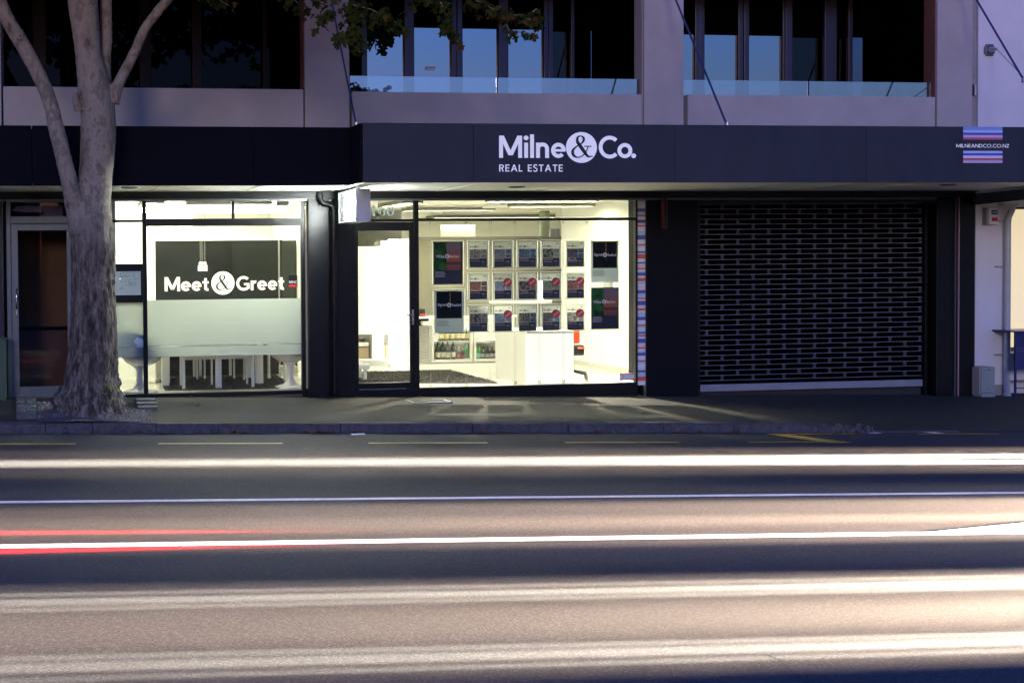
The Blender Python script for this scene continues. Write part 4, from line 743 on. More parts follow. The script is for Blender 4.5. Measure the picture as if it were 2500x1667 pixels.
def poster(zx0, zy0, zx1, zy1, kind, label):
    um = (zx0 + zx1) / 2; x0, x1 = P(*Z5(zx0, 600), YC).x, P(*Z5(zx1, 600), YC).x; z1_, z0_ = P(*Z5(um, zy0), YC).z, P(*Z5(um, zy1), YC).z; w, h = x1 - x0, z1_ - z0_; yk = YC - .0006
    o = thing('poster', ((x0 + x1) / 2, YC, z0_), label, 'poster', 'large posters hanging in the window'); holder(o, x0, x1, z0_, z1_); mb = MB()
    def R4(mb, a, b, c_, d, m, y=yk): mb.quad((x0 + a * w, y, z1_ - d * h), (x0 + b * w, y, z1_ - d * h), (x0 + b * w, y, z1_ - c_ * h), (x0 + a * w, y, z1_ - c_ * h), m)
    if kind == 'v':
        mb.box(x0, x1, YC, YC + .003, z0_, z1_, pr['dark'])
        for k in range(5): R4(mb, .05, .36 + .03 * (k % 3), .705 + k * .028, .715 + k * .028, pr['txt'])
        part(mb, 'sheet', o); mb = MB(); R4(mb, .03, .45, .015, .67, photo_mat('fern_picture', (.10, .42, .10), (.015, .10, .02), (.05, .24, .05), 3, 9)); part(mb, 'green_picture', o)
        mb = MB(); n = 10; cols = [(.20, .17, .19), (.22, .17, .18), (.24, .16, .16), (.27, .14, .12), (.38, .15, .08), (.50, .17, .05), (.42, .12, .05), (.10, .05, .06), (.26, .09, .05), (.22, .07, .05)]
        for k in range(n): R4(mb, .45, .94, .015 + .655 * k / n, .015 + .655 * (k + 1) / n, mat('sunset_%d' % k, cols[k], .4))
        part(mb, 'sunset_picture', o); mb = MB(); cx, cz = x0 + .46 * w, z1_ - .34 * h; a, b = 'Villas', 'Baches'
    else:
        mb.box(x0, x1, YC, YC + .003, z0_, z1_, frosted('poster_pale', (.78, .84, .92), 0.0, .25))
        for k in range(6): R4(mb, .06, .44 + .03 * (k % 3), .71 + k * .025, .717 + k * .025, pr['grey'])
        part(mb, 'sheet', o); mb = MB(); R4(mb, .06, .94, .015, .66, photo_mat('black_picture', (.018, .018, .022), (.006, .006, .008), (.012, .012, .014), 5, 6))
        s = Sheet(mb, x0 + .53 * w, z1_ - .30 * h, h * .26, yk - .0008, mat('gold', (.45, .25, .06), .4)); s.stroke([(0, 0), (.01, .3), (.03, .55), (0, .8), (.02, .98)], [.04, .07, .05, .08, .05])
        s = Sheet(mb, x0 + .5 * w, z1_ - .5 * h, h * .2, yk - .0008, pr['grey']); s.stroke([(.1, .5), (.18, .2), (.26, .0)], [.03, .05, .02]); part(mb, 'picture', o); mb = MB(); cx, cz = x0 + .5 * w, z1_ - .34 * h; a, b = 'Signed', 'Sealed'
    y = yk - .002; text(mb, a, cx - .25 * w, cz, w * .30, y, M['letter']); text(mb, b, cx + .25 * w, cz, w * .32, y, M['letter']); r_ = .075 * w
    mb.add([(cx + r_ * math.cos(k * .31416), y, cz + r_ * math.sin(k * .31416)) for k in range(20)], [tuple(range(20))], M['letter']); text(mb, '&', cx, cz, r_ * 1.1, y - .0006, pr['ink']); part(mb, 'title', o)
poster(678, 368, 860, 637, 'v', 'green and sunset Villas & Baches poster, upper left in the shop window')
poster(682, 679, 866, 946, 's', 'Signed & Sealed poster with pale lower half, below the left Villas & Baches poster')
poster(1682, 361, 1856, 624, 's', 'Signed & Sealed poster with pale lower half, right of the cards at the top')
poster(1682, 659, 1857, 923, 'v', 'dim Villas & Baches poster at the lower right of the shop window')
zct, zcb = P(*Z5(1200, 236)).z, .03
for i, zx in enumerate((655, 880, 890, 1034, 1046, 1190, 1200, 1345, 1355, 1498, 1508, 1650, 1660, 1868)):
    x = P(*Z5(zx, 600), YC + .006).x; o = thing('display_cable', (x, YC + .006, zct), 'thin vertical cable holding the window cards', 'cable', 'thin display cables'); mb = MB(); mb.tube([(x, YC + .006, zcb), (x, YC + .006, zct)], .0014, M['steel'], 4, False); part(mb, 'wire', o)
    mb = MB(); mb.tube([(x, YC + .006, zct - .03), (x, YC + .006, zct)], .007, M['steel'], 8); part(mb, 'fitting', o); mb = MB(); mb.tube([(x, YC + .006, zcb - .005), (x, YC + .006, zcb + .05)], .008, M['acrylic'], 8); part(mb, 'fitting', o)

# --- interior
rm = thing('estate_office', (6, 2, FZ), 'bright white estate agency office interior behind the middle window', 'room'); X0, X1 = 4.05, 8.72; YP = 4.6
mb = MB(); mb.add([(X0, .08, FZ), (8.75, .08, FZ), (8.75, 3.6, FZ), (12, 3.6, FZ), (12, 9, FZ), (X0, 9, FZ)], [(0, 1, 2, 3, 4, 5)], M['floor']); part(mb, 'floor', rm)
mb = MB(); mb.add([(X0, .08, CE), (8.75, .08, CE), (8.75, 3.6, CE), (12, 3.6, CE), (12, 9, CE), (X0, 9, CE)], [(5, 4, 3, 2, 1, 0)], M['ceiling']); part(mb, 'ceiling', rm)
mb = MB(); mb.box(X0, X0 + .01, .3, 9, 0, CE, M['white']); part(mb, 'wall', rm)
mb = MB(); mb.box(X1, X1 + .08, .08, 3.6, 0, CE, M['white']); part(mb, 'wall', rm); mb = MB(); mb.box(X1 - .012, X1 - .001, .08, 3.6, FZ, .10, M['greyl']); part(mb, 'skirting', rm)
mb = MB(); mb.box(X0, 12, 8.95, 9, 0, CE, M['white']); mb.box(11.9, 12, 3.6, 9, 0, CE, M['white']); part(mb, 'wall', rm)
zpt = P(*Z5(1000, 345), YP).z; xpl = P(*Z5(575, 400), YP).x
mb = MB(); mb.box(xpl, 9.8, YP, YP + .06, FZ, zpt, mat('partition_putty', (.30, .29, .22), .6, noise_amt=.1, noise_scale=2)); part(mb, 'partition', rm); mb = MB(); mb.box(xpl, 9.8, YP - .01, YP + .07, zpt, zpt + .03, M['grey']); part(mb, 'partition_cap', rm)
mb = MB(); xc0, xc1 = P(*Z5(1350, 250), 5.4).x, P(*Z5(1415, 250), 5.4).x; mb.tube([((xc0 + xc1) / 2, 5.4, FZ), ((xc0 + xc1) / 2, 5.4, CE)], (xc1 - xc0) / 2, mat('column_green', (.45, .5, .42), .6), 24); part(mb, 'round_column', rm)
mb = MB(); mb.box(xpl - .2, xpl + .0, 4.9, 8, FZ, CE - .01, M['white']); part(mb, 'wall', rm)
mb = MB(); a0, a1, c0, c1 = BX(*Z5(725, 335), *Z5(910, 258), 6.5); mb.box(a0, a1 + .1, 6.5, 6.55, c0, c1, M['greyl']); part(mb, 'bulkhead_panel', rm)
mb = MB(); xw0, xw1 = P(*Z5(460, 800), 3.5).x, P(*Z5(520, 800), 3.5).x; mb.bbox(xw0, xw1 + .03, 3.5, 4.2, FZ, P(*Z5(490, 350), 3.5).z, M['white'], .006); mb.bbox(xw0 - .001, xw0 + .02, 3.49, 3.5, FZ, .1, M['greyl'], .002); part(mb, 'pillar', rm)
# lit white column and cupboards seen through the door
xk0, xk1 = P(*Z5(400, 700), 3.3).x, P(*Z5(457, 700), 3.3).x; mb = MB(); mb.bbox(xk0, xk1, 3.3, 3.42, .1, P(*Z5(430, 350), 3.3).z, emis('glow_panel', (1, 1, .88), 1.5), .01); o = thing('light_column', (xk0, 3.3, 0), 'tall glowing white column seen through the glass door', 'light column'); part(mb, 'diffuser', o); mb = MB(); mb.bbox(xk0 - .03, xk1 + .03, 3.22, 3.45, FZ, .1, M['gloss'], .006); part(mb, 'base', o)
cb = thing('cupboard', (4.6, 3.5, FZ), 'white wall cupboard with open cubbies below, seen through the glass door', 'cupboard')
def zx(x, Y=3.5): return P(*Z5(x, 700), Y).x
def zz5(y, Y=3.5, x=300): return P(*Z5(x, y), Y).z
mb = MB(); mb.bbox(zx(185), zx(352), 3.5, 3.56, zz5(958), zz5(396), M['gloss'], .006); part(mb, 'door_panel', cb)
mb = MB(); zA, zB_ = zz5(1112), zz5(958)
mb.box(zx(185), zx(440), 3.95, 4.0, zA, zB_, M['greyl']); mb.box(zx(185), zx(440), 3.5, 4.0, zA - .03, zA, M['gloss']); mb.box(zx(185), zx(440), 3.56, 4.0, zB_, zB_ + .03, M['gloss']); mb.box(zx(283), zx(354), 3.5, 3.98, zA, zB_, M['gloss']); mb.box(zx(185), zx(440), 3.62, 4.0, FZ, zA - .03, M['white']); mb.box(zx(352), zx(400), 3.6, 4.0, zB_ + .03, zz5(360), M['white']); part(mb, 'carcass', cb)
bxm = mat('cardboard', (.35, .27, .17), .8)
mb = MB(); mb.bbox(zx(206), zx(272), 3.6, 3.9, zA, zz5(1040), bxm, .004); tag(mb.build('storage_box'), 'brown cardboard box in the left cubby behind the door', 'box', 'boxes in cubbies')
mb = MB(); mb.bbox(zx(206), zx(272), 3.6, 3.9, zz5(1036), zz5(1008), M['gloss'], .02); tag(mb.build('white_tray'), 'white tray lying on the brown box in the left cubby', 'tray')
mb = MB(); mb.bbox(zx(206), zx(280), 3.6, 3.9, zz5(985), zB_ - .01, M['grey'], .02); tag(mb.build('dark_basket'), 'dark basket at the top of the left cubby', 'basket')
mb = MB(); mb.bbox(zx(358), zx(378), 3.6, 3.9, zA, zz5(1030), bxm, .004); mb.bbox(zx(381), zx(402), 3.6, 3.9, zA, zz5(1030), bxm, .004); tag(mb.build('storage_box'), 'pair of narrow cardboard files in the right cubby behind the door', 'box', 'boxes in cubbies')
bn = thing('bench', (zx(220, 1.2), 1.2, FZ), 'white low bench end visible at the left of the glass door', 'bench'); mb = MB(); mb.bbox(zx(120, 1.2), zx(256, 1.2), 1.1, 1.5, P(*Z5(230, 1175), 1.2).z, P(*Z5(230, 1145), 1.2).z, M['gloss'], .008); part(mb, 'seat', bn)
for yy in (1.12, 1.42): mb = MB(); mb.bbox(zx(218, 1.2), zx(238, 1.2), yy, yy + .06, FZ, P(*Z5(230, 1176), 1.2).z, M['gloss'], .004); part(mb, 'leg', bn)
pts = [G(*Z5(60, 1268)), G(*Z5(1085, 1270)), G(*Z5(780, 1190)), G(*Z5(60, 1205))]; pts[0].y = max(pts[0].y, .35); rug('shag_rug', pts, 'dark grey shag rug behind the glass door and window')
# fridge counter
YFr = 3.75
fr = thing('display_fridge', (6.3, YFr, FZ), 'long stainless display fridge with two glass doors of bottles', 'fridge'); fx = lambda x: P(*Z5(x, 900), YFr).x; fz = lambda y: P(*Z5(850, y), YFr).z
a0, a1, a2, a3 = fx(518), fx(655), fx(925), fx(1200); zb_, zt_2 = fz(1140), fz(838); sm = mat('fridge_steel', (.55, .55, .50), .3, metal=.5, noise_amt=.08)
mb = MB(); mb.bbox(a0, a3, YFr + .03, YFr + .62, zb_, zb_ + .06, sm, .006); mb.bbox(a0 - .02, a3 + .02, YFr - .03, YFr + .64, zt_2 - .04, zt_2, M['gloss'], .006); mb.box(a0, a3, YFr + .58, YFr + .62, zb_ + .06, zt_2 - .04, M['greyl']); mb.box(a0, a0 + .03, YFr + .0, YFr + .6, zb_ + .06, zt_2 - .04, sm); mb.box(a1 - .02, a1, YFr, YFr + .6, zb_ + .06, zt_2 - .04, sm); part(mb, 'cabinet', fr)
mb = MB(); mb.box(a0 + .03, a1 - .02, YFr + .05, YFr + .06, zb_ + .05, zt_2 - .05, M['frame']); n = 17; zl = zb_ + .07; hh = (fz(895) - zl) / n
for i in range(n):
    z = zl + i * hh; mb.add([(a0 + .03, YFr + .0, z), (a1 - .03, YFr + .0, z), (a1 - .03, YFr + .03, z + hh * .62), (a0 + .03, YFr + .03, z + hh * .62)], [(0, 1, 2, 3)], M['greyl']); mb.box(a0 + .03, a1 - .03, YFr + .0, YFr + .005, z - .006, z, M['greyl'])
part(mb, 'louvre', fr)
for (b0, b1) in ((a1 + .01, a2 - .01), (a2 + .01, a3 - .02)):
    mb = MB(); framebox(mb, b0, b1, zb_ + .02, zt_2 - .045, .045, YFr - .02, YFr + .02, sm); d = part(mb, 'door', fr); g = MB(); g.quad((b0 + .04, YFr, zb_ + .06), (b1 - .04, YFr, zb_ + .06), (b1 - .04, YFr, zt_2 - .09), (b0 + .04, YFr, zt_2 - .09), M['pane']); g.build('pane', d)
    mb = MB(); mb.box(b0 + .03, b1 - .03, YFr + .05, YFr + .5, fz(1000) - .008, fz(1000), sm); part(mb, 'shelf', fr)
for x in (a0 + .1, a2, a3 - .1): mb = MB(); mb.tube([(x, YFr + .1, FZ), (x, YFr + .1, zb_)], .022, M['steel'], 10); part(mb, 'leg', fr)
mb = MB(); mb.box(a0, a3, YFr + .30, YFr + .6, FZ, zb_ - .002, M['frame']); part(mb, 'kick_board', fr)
ceil_light_mb = MB(); ceil_light_mb.box(a1, a3 - .03, YFr + .06, YFr + .09, zt_2 - .075, zt_2 - .055, emis('fridge_tube', (1, 1, .85), 10)); part(ceil_light_mb, 'light_tube', fr)
# bottles
bg_ = mat('bottle_green', (.012, .035, .01), .08, coat=.6); bl_ = mat('bottle_label', (.75, .72, .55), .6); bb = mat('bottle_bright_green', (.05, .45, .08), .15, coat=.5); bc = glass('bottle_clear', (.75, .8, .72), .08, 1.2); bcap = mat('foil', (.15, .13, .05), .3, metal=.6); br_ = mat('bottle_red_label', (.4, .08, .06), .5)
def bottle(kind, m, lm, H, r, lab, grp):
    o = thing('bottle', (0, 0, 0), lab, 'bottle', grp); mb = MB(); mb.lathe((0, 0, 0), [(0, 0), (r, 0), (r, H * .52), (r * .8, H * .62), (r * .36, H * .74), (r * .33, H * .93), (.0, H * .93)], m, 14); part(mb, 'glass', o)
    mb = MB(); mb.lathe((0, 0, 0), [(r * 1.02, H * .12), (r * 1.02, H * .40)], lm, 14); part(mb, 'label', o); mb = MB(); mb.lathe((0, 0, 0), [(r * .38, H * .86), (r * .40, H), (0, H)], bcap, 10); part(mb, 'cap', o); return o
zsh = fz(1000); zfl = zb_ + .061
wine = bottle('w', bg_, bl_, .31, .043, 'dark green wine bottle with cream label on the lower fridge shelf', 'wine bottles on the lower fridge shelf'); first = True
ww = [(703, .12), (735, .12), (766, .12), (800, .12)]
for x, y in ww:
    loc = (P(*Z5(x, 1080), YFr + y).x, YFr + y, zfl)
    if first: wine.location = loc; first = False
    else: dup(wine, loc, wine['label'])
sm_ = bottle('s', bc, br_, .21, .03, 'small clear bottle with red label in the left fridge door', 'small clear bottles in the left fridge door'); first = True
for i, x in enumerate((824, 840, 856, 872)):
    loc = (P(*Z5(x, 1080), YFr + .16).x, YFr + .16 + (i % 2) * .06, zfl)
    if first: sm_.location = loc; first = False
    else: dup(sm_, loc, sm_['label'])
gn = bottle('g', bb, mat('label_aqua', (.3, .6, .6), .5), .23, .032, 'bright green bottle with aqua label beside the fridge door post', 'bright green bottles'); first = True
for i, x in enumerate((948, 968)):
    loc = (P(*Z5(x, 1080), YFr + .13).x, YFr + .13, zfl)
    if first: gn.location = loc; first = False
    else: dup(gn, loc, gn['label'])
g2 = bottle('h', bb, bb, .24, .032, 'plain bright green bottle at the back left of the fridge post', 'plain green bottles'); first = True
for i, x in enumerate((880, 896, 910)):
    loc = (P(*Z5(x, 1060), YFr + .35).x, YFr + .35, zfl)
    if first: g2.location = loc; first = False
    else: dup(g2, loc, g2['label'])
cl = bottle('c', bc, mat('label_pale', (.6, .62, .6), .5), .20, .030, 'small clear bottle in the right fridge door', 'small clear bottles in the right fridge door'); first = True
for i in range(8):
    loc = (P(*Z5(990 + i * 14, 1080), YFr + .14).x, YFr + .14 + (i % 2) * .07, zfl)
    if first: cl.location = loc; first = False
    else: dup(cl, loc, cl['label'])
up = bottle('u', bg_, mat('label_gold', (.85, .72, .35), .5), .30, .045, 'wine bottle with gold label on the upper fridge shelf', 'wine bottles on the upper fridge shelf'); first = True
for i in range(6):
    loc = (P(*Z5(722 + i * 34, 990), YFr + .12).x, YFr + .12, zsh + .001 - .0)
    if first: up.location = loc; first = False
    else: dup(up, loc, up['label'])
# till / red device on counter
mb = MB(); x = P(*Z5(598, 800), 3.9).x; z = zt_2 + .001; mb.bbox(x - .05, x + .05, 3.85, 4.0, z, z + .12, M['darkplastic'], .006); o = thing('card_terminal', (x, 3.9, z), 'dark and red terminal standing on the fridge counter', 'terminal'); part(mb, 'body', o); mb = MB(); mb.bbox(x - .045, x + .04, 3.838, 3.849, z + .01, z + .04, M['red'], .002); part(mb, 'red_keypad', o)
mb = MB(); x = P(*Z5(618, 880), 3.72).x; mb.bbox(x - .07, x + .09, 3.6, 3.71, fz(895), fz(868), M['greyl'], .006); o = thing('controller_box', (x, 3.7, 1), 'small pale control box above the louvred vent', 'control box'); part(mb, 'body', o)
# desk
dfl = G(*Z5(1286 * 0 + (1286 - 800) * 2.6133, 1270), FZ); dbl = G(*Z5((1209.5 - 800) * 2.6133, 1228), FZ); dfr = G(*Z5((1401 - 800) * 2.6133, 1268), FZ); zdt = P(1340, 808, dfl.y).z
desk_m = mat('desk_white_glow', (.7, .7, .62), .5, emit=(1, .97, .80), estr=.15); dk_ = thing('reception_desk', (dfl.x, dfl.y, FZ), 'white reception desk with glow added to its front, close behind the window', 'desk'); v = (dbl - dfl); wv_ = (dfr - dfl); bk = dfr + v  # emission put into the front panel in place of light falling on it
def slab(mb, pts, z0, z1, m): mb.add([(p.x, p.y, z0) for p in pts] + [(p.x, p.y, z1) for p in pts], [(3, 2, 1, 0), (4, 5, 6, 7), (0, 1, 5, 4), (1, 2, 6, 5), (2, 3, 7, 6), (3, 0, 4, 7)], m)
n1 = v.normalized(); n2 = wv_.normalized()
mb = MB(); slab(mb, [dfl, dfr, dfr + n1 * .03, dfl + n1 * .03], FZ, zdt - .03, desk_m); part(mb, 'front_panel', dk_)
mb = MB(); slab(mb, [dfl + n1 * .032, dfl + n1 * .032 + n2 * .03, dbl + n2 * .03, dbl], FZ, zdt - .03, M['white']); part(mb, 'side_panel', dk_)
mb = MB(); slab(mb, [dfr - n2 * .03 + n1 * .032, dfr + n1 * .032, bk, bk - n2 * .03], FZ, zdt - .03, M['white']); part(mb, 'side_panel', dk_)
mb = MB(); slab(mb, [dfl - n2 * .004, dfr + n2 * .004, bk + n2 * .004, dbl - n2 * .004], zdt - .028, zdt, M['white']); part(mb, 'desktop', dk_)
# white shelf slab and monitor
ms = thing('desk_monitor', (dfl.x + .2, dfl.y + .5, zdt), 'white monitor on a stand on the reception desk', 'monitor'); cxm = P(*Z5(1245, 750), dfl.y + .5).x; zm = P(*Z5(1245, 750), dfl.y + .5).z
mb = MB(); slab(mb, [Vector((cxm - .45, dfl.y + .5, 0)), Vector((cxm + .42, dfl.y + .45, 0)), Vector((cxm + .42, dfl.y + .6, 0)), Vector((cxm - .45, dfl.y + .65, 0))], zm - .02, zm + .02, M['gloss']); part(mb, 'shelf_slab', ms)
mb = MB(); mb.bbox(cxm + .25, cxm + .32, dfl.y + .5, dfl.y + .54, zm + .03, zm + .30, emis('screen_white', (1, 1, .92), 1.2), .01); part(mb, 'stand', ms)
mb = MB(); mb.tube([(cxm - .02, dfl.y + .55, zdt), (cxm - .02, dfl.y + .55, zm - .02)], .012, M['grey'], 8); part(mb, 'foot', ms)
# office chair
YO = dfr.y + .75; co = P(*Z5(1590, 1100), YO); oc = thing('office_chair', (co.x, YO, FZ), 'orange backed black swivel chair half hidden behind the reception desk', 'office chair')
Zo = lambda y: P(*Z5(1590, y), YO).z; xo = lambda x: P(*Z5(x, 1000), YO).x
mb = MB(); mb.bbox(xo(1480), xo(1606), YO - .03, YO + .03, Zo(1015), Zo(925), M['orange'], .02); part(mb, 'backrest', oc)
mb = MB(); mb.bbox(xo(1465), xo(1588), YO - .28, YO - .06, Zo(1085), Zo(1015) - .002, M['darkplastic'], .03); mb.lathe((xo(1562), YO - .29, Zo(1040)), [(0, 0), (.05, 0.0), (.05, .02), (0, .02)], M['orange'], 14); part(mb, 'seat', oc)
mb = MB(); mb.tube([(xo(1530), YO - .15, .12), (xo(1530), YO - .15, Zo(1085))], .03, M['darkplastic'], 12); part(mb, 'column', oc)
for k in range(5):
    a = .2 + k * 2 * math.pi / 5; bx_, by_ = xo(1530), YO - .15; e = (bx_ + .24 * math.cos(a), by_ + .24 * math.sin(a)); mb = MB(); mb.tube([(bx_, by_, .14), (*e, .10)], [.025, .015], M['darkplastic'], 8); l_ = part(mb, 'foot', oc); g = MB(); g.tube([(e[0] - .012, e[1], .055), (e[0] + .012, e[1], .055)], .033, M['darkplastic'], 12); g.build('castor', l_)
# ceiling lights & beams
ceil_light(5.2, 1.3, .3, 1.3, CE, 'ceiling fitting over the rug by the glass door', 15, 'office ceiling lights'); ceil_light(7.0, .38, 1.6, .22, CE, 'ceiling fitting added close to the window to light the desk front', 60, 'office ceiling lights'); ceil_light(7.8, 1.9, 1.3, .3, CE, 'ceiling fitting above the reception desk', 20, 'office ceiling lights'); ceil_light(6.6, 3.2, 1.5, .3, CE, 'ceiling fitting above the display fridge', 15, 'office ceiling lights'); ceil_light(8.6, 6.6, 2.4, .6, CE, 'long ceiling fitting in the rear of the office', 14, 'office ceiling lights'); ceil_light(4.7, 3.0, .3, .6, CE, 'short ceiling fitting above the cupboard', 10, 'office ceiling lights')  # the fitting nearest the window is added to brighten desk front and footpath
x0, x1, z0, z1 = BX(*Z5(757, 180), *Z5(1038, 165), 4.4); mb = MB(); mb.bbox(x0, x1, 4.4, 4.6, z0, z0 + .06, M['greyl'], .01); o = thing('air_vent', (x0, 4.4, z0), 'long pale ducted air vent below the office ceiling', 'air vent'); part(mb, 'casing', o); mb = MB(); mb.box(x0 + .02, x1 - .02, 4.395, 4.399, z0 + .015, z0 + .04, M['grey']); part(mb, 'grille', o)
x0, x1, z0, z1 = BX(*Z5(1088, 140), *Z5(1188, 118), 2.2); tlm = thing('heater_with_spots', ((x0 + x1) / 2, 2.4, z1), 'slim white heater with added spots, hung from the office ceiling near the middle', 'ceiling heater'); mb = MB(); mb.bbox(x0, x1, 2.2, 2.9, z0, z1, M['white'], .01); part(mb, 'housing', tlm); mb = MB(); mb.tube([((x0 + x1) / 2, 2.4, z1), ((x0 + x1) / 2, 2.4, CE)], .01, M['steel'], 6); part(mb, 'rod', tlm)
for xx, tx, pw in ((x0, 5.3, 260), (x1, 7.9, 520)):  # spots added to throw light pools and card shadows onto the footpath
    L = bpy.data.lights.new('added_spot', 'SPOT'); L.energy = pw; L.color = (1, .93, .74); L.spot_size = R_(38); L.spot_blend = .7; L.shadow_soft_size = .07; lo = bpy.data.objects.new('added_spot', L); COL.objects.link(lo); p0 = Vector((xx, 2.15, z0 + .02)); lo.location = p0; lo.rotation_euler = (Vector((tx, -.35, -.1)) - p0).to_track_quat('-Z', 'Y').to_euler()
    mb = MB(); mb.tube([p0 + Vector((0, .1, .04)), p0 + Vector((0, .02, .01))], .035, M['white'], 12); part(mb, 'added_spot_head', tlm)
x0, x1, z0, z1 = BX(*Z5(1420, 335), *Z5(1470, 283), 4.3); mb = MB(); mb.bbox(x0, x1, 4.3, 4.36, z0, z1, mat('screen_grey', (.35, .38, .42), .4), .005); o = thing('wall_screen', (x0, 4.3, z0), 'small grey screen standing on the office partition', 'screen'); part(mb, 'panel', o); mb = MB(); mb.bbox(x1 + .001, x1 + .03, 4.3, 4.36, z0, z1, M['grey'], .004); part(mb, 'side', o)
mb = MB(); x = X1 - .03; y0_ = 1.2; q0 = P(*Z5(1860, 690), 1.75); mb.bbox(X1 - .05, X1 - .002, 1.72, 1.95, P(*Z5(1860, 690), 1.8).z, P(*Z5(1860, 420), 1.8).z, M['grey'], .006); o = thing('wall_panel', (X1, 1.8, 1.2), 'narrow dark panel on the right office wall behind the posters', 'wall panel'); part(mb, 'panel', o)

# ================================================================== projecting sign on black wall
x0 = P(*Z6(32, 200), -.04).x; x1 = P(*Z6(78, 200), -.14).x; z1, z0 = P(*Z6(50, 74), -.1).z, P(*Z6(50, 284), -.1).z
o = thing('projecting_sign', (x0, -.1, z0), 'small black box sign with dull red side on the black wall', 'sign'); mb = MB(); mb.bbox(x0 + .003, x1, -.14, -.041, z0, z1, M['frame'], .004); part(mb, 'box', o); mb = MB(); mb.box(x0, x0 + .0028, -.132, -.05, z0 + .01, z1 - .01, mat('red_dull', (.10, .008, .01), .5)); part(mb, 'red_side', o); mb = MB(); mb.box(x1 - .012, x1 - .008, -.1425, -.14, z0, z1, M['alu']); part(mb, 'trim', o)

# ================================================================== ROLLER GRILLE
sx0, sx1 = P(*Z6(278, 700), .12).x, P(*Z6(1700, 700), .12).x; zgb = P(1976, 450 + 1262 / 2.6133, .12).z; zgt = 2.60; NR = 36; pit = (P(1976, 450 + 1230 / 2.6133, .12).z * 0 + (P(2000, 485.6, .12).z - P(2000, 922.5, .12).z) / 36.0)
o = thing('roller_grille', ((sx0 + sx1) / 2, .12, -.1), 'closed silver roller grille of rods and links across a dark shopfront', 'roller grille')
m_rod = mat('grille_rod', (.26, .26, .30), .4, metal=.3); m_lnk = mat('grille_link', (.11, .11, .135), .45, metal=.3)
zr = P(2000, 922.5, .12).z; spacing = P(1600 + 918 / 2.6133, 700, .12).x - P(1600 + 722 / 2.6133, 700, .12).x; xk = P(1600 + 722 / 2.6133, 700, .12).x; mb = MB(); lk = MB(); rg = random.Random(5)
for i in range(NR + 1):
    z = zr + i * pit
    if z > zgt + .05: break
    sag = [(sx0 + (sx1 - sx0) * k / 10, .12, z + rg.uniform(-.0015, .0015)) for k in range(11)]; mb.tube(sag, .0047, m_rod, 6, False)
    off = 0 if i % 2 == 0 else .5; k = -12
    while k < 12:
        x = xk + (k + off) * spacing; k += 1
        if sx0 + .03 < x < sx1 - .03 and i > 0:
            for dz in (.004, pit * .36, pit * .68): lk.bbox(x - .021, x + .021, .108, .132, z - pit + dz + .004, z - pit + dz + pit * .26, m_lnk, .003)
part(mb, 'rods', o); part(lk, 'links', o)
mb = MB(); mb.bbox(sx0, sx1, .09, .15, -.142, P(1976, 933, .09).z, mat('grille_rail', (.30, .30, .33), .45, metal=.3, noise_amt=.1), .008); part(mb, 'bottom_rail', o)
for x in (sx0 - .05, sx1 + .01): mb = MB(); mb.bbox(x, x + .04, .06, .18, -.4, 2.62, M['frame'], .004); part(mb, 'guide_rail', o)
mb = MB(); mb.box(sx0 - .1, sx1 + .12, .151, .5, -.6, -.146, mat('threshold', (.03, .03, .03), .8, noise_amt=.3)); part(mb, 'threshold', o)

# ================================================================== RIGHT NEIGHBOUR
nb = thing('neighbour_building', (14, 0, -.3), 'pale rendered neighbouring building at the far right', 'building')
xw = P(2388, 200, .03).x; mb = MB(); mb.box(xw, 18, .03, .5, 3.3, 9, M['plaster_white']); part(mb, 'upper_wall', nb)
xg = P(*Z6(2041, 700), .03).x; xg1 = P(2460, 700, .03).x; mb = MB(); mb.box(xg, xg1 + .02, .03, .5, -.24, 2.7, M['plaster_white']); mb.box(xg, xg1 + .03, .018, .029, -.6, P(2400, 940, .0).z, M['grey']); part(mb, 'pier', nb)
mb = MB(); zh = P(2480, 506, .1).z; mb.box(xg1, 18, .05, .4, zh, 2.7, M['plaster_white']); part(mb, 'lintel', nb); mb = MB(); mb.box(xg1 + .0, 18, .03, .4, P(2480, 803, .1).z - .75, P(2480, 803, .1).z - .35, M['plaster_white']); part(mb, 'spandrel', nb)
mb = MB(); zs_ = P(2480, 797, .1).z; m_glow = mat('lit_blind', (.4, .36, .28), .8, emit=(1.0, .83, .52), estr=.125); mb.quad((xg1 + .04, .35, zs_), (18, .35, zs_), (18, .35, zh), (xg1 + .04, .35, zh), m_glow); w_ = part(mb, 'lit_window', nb); g = MB(); g.bbox(xg1 + .02, 18, .1, .16, zh - .03, zh, M['frame'], .003); g.box(xg1 + .02, xg1 + .045, .1, .2, zs_, zh - .03, M['frame']); g.build('window_frame', w_)
mb = MB(); z5 = P(2480, 848, .3).z; mb.box(xg1, 18, .34, .36, z5, zs_ - .001, m_glow); mb.box(xg1, 18, .3, .34, P(2480, 872, .3).z, z5, M['frame']); text(mb, 'EIN', P(2477, 855, .29).x, (z5 + .0) - .05, .12, .299, M['soffit']); part(mb, 'window_sill_panel', nb)
mb = MB(); mb.box(xg1, 18, .34, .4, -.6, P(2480, 872, .3).z, M['plaster_white']); part(mb, 'base_wall', nb)
aw = thing('side_awning', (15, -.6, 2.5), 'dark sloping awning beam of the neighbouring shop at far right', 'awning'); mb = MB(); q = [P(*Z6(2040, 62), -.1), P(*Z6(2352, 30), -.9), P(*Z6(2352, 100), -.9), P(*Z6(2040, 132), -.1)]; d = q[1] - q[0]; q[1] = q[0] + d * 2.5; q[2] = q[3] + (q[2] - q[3]) * 2.5
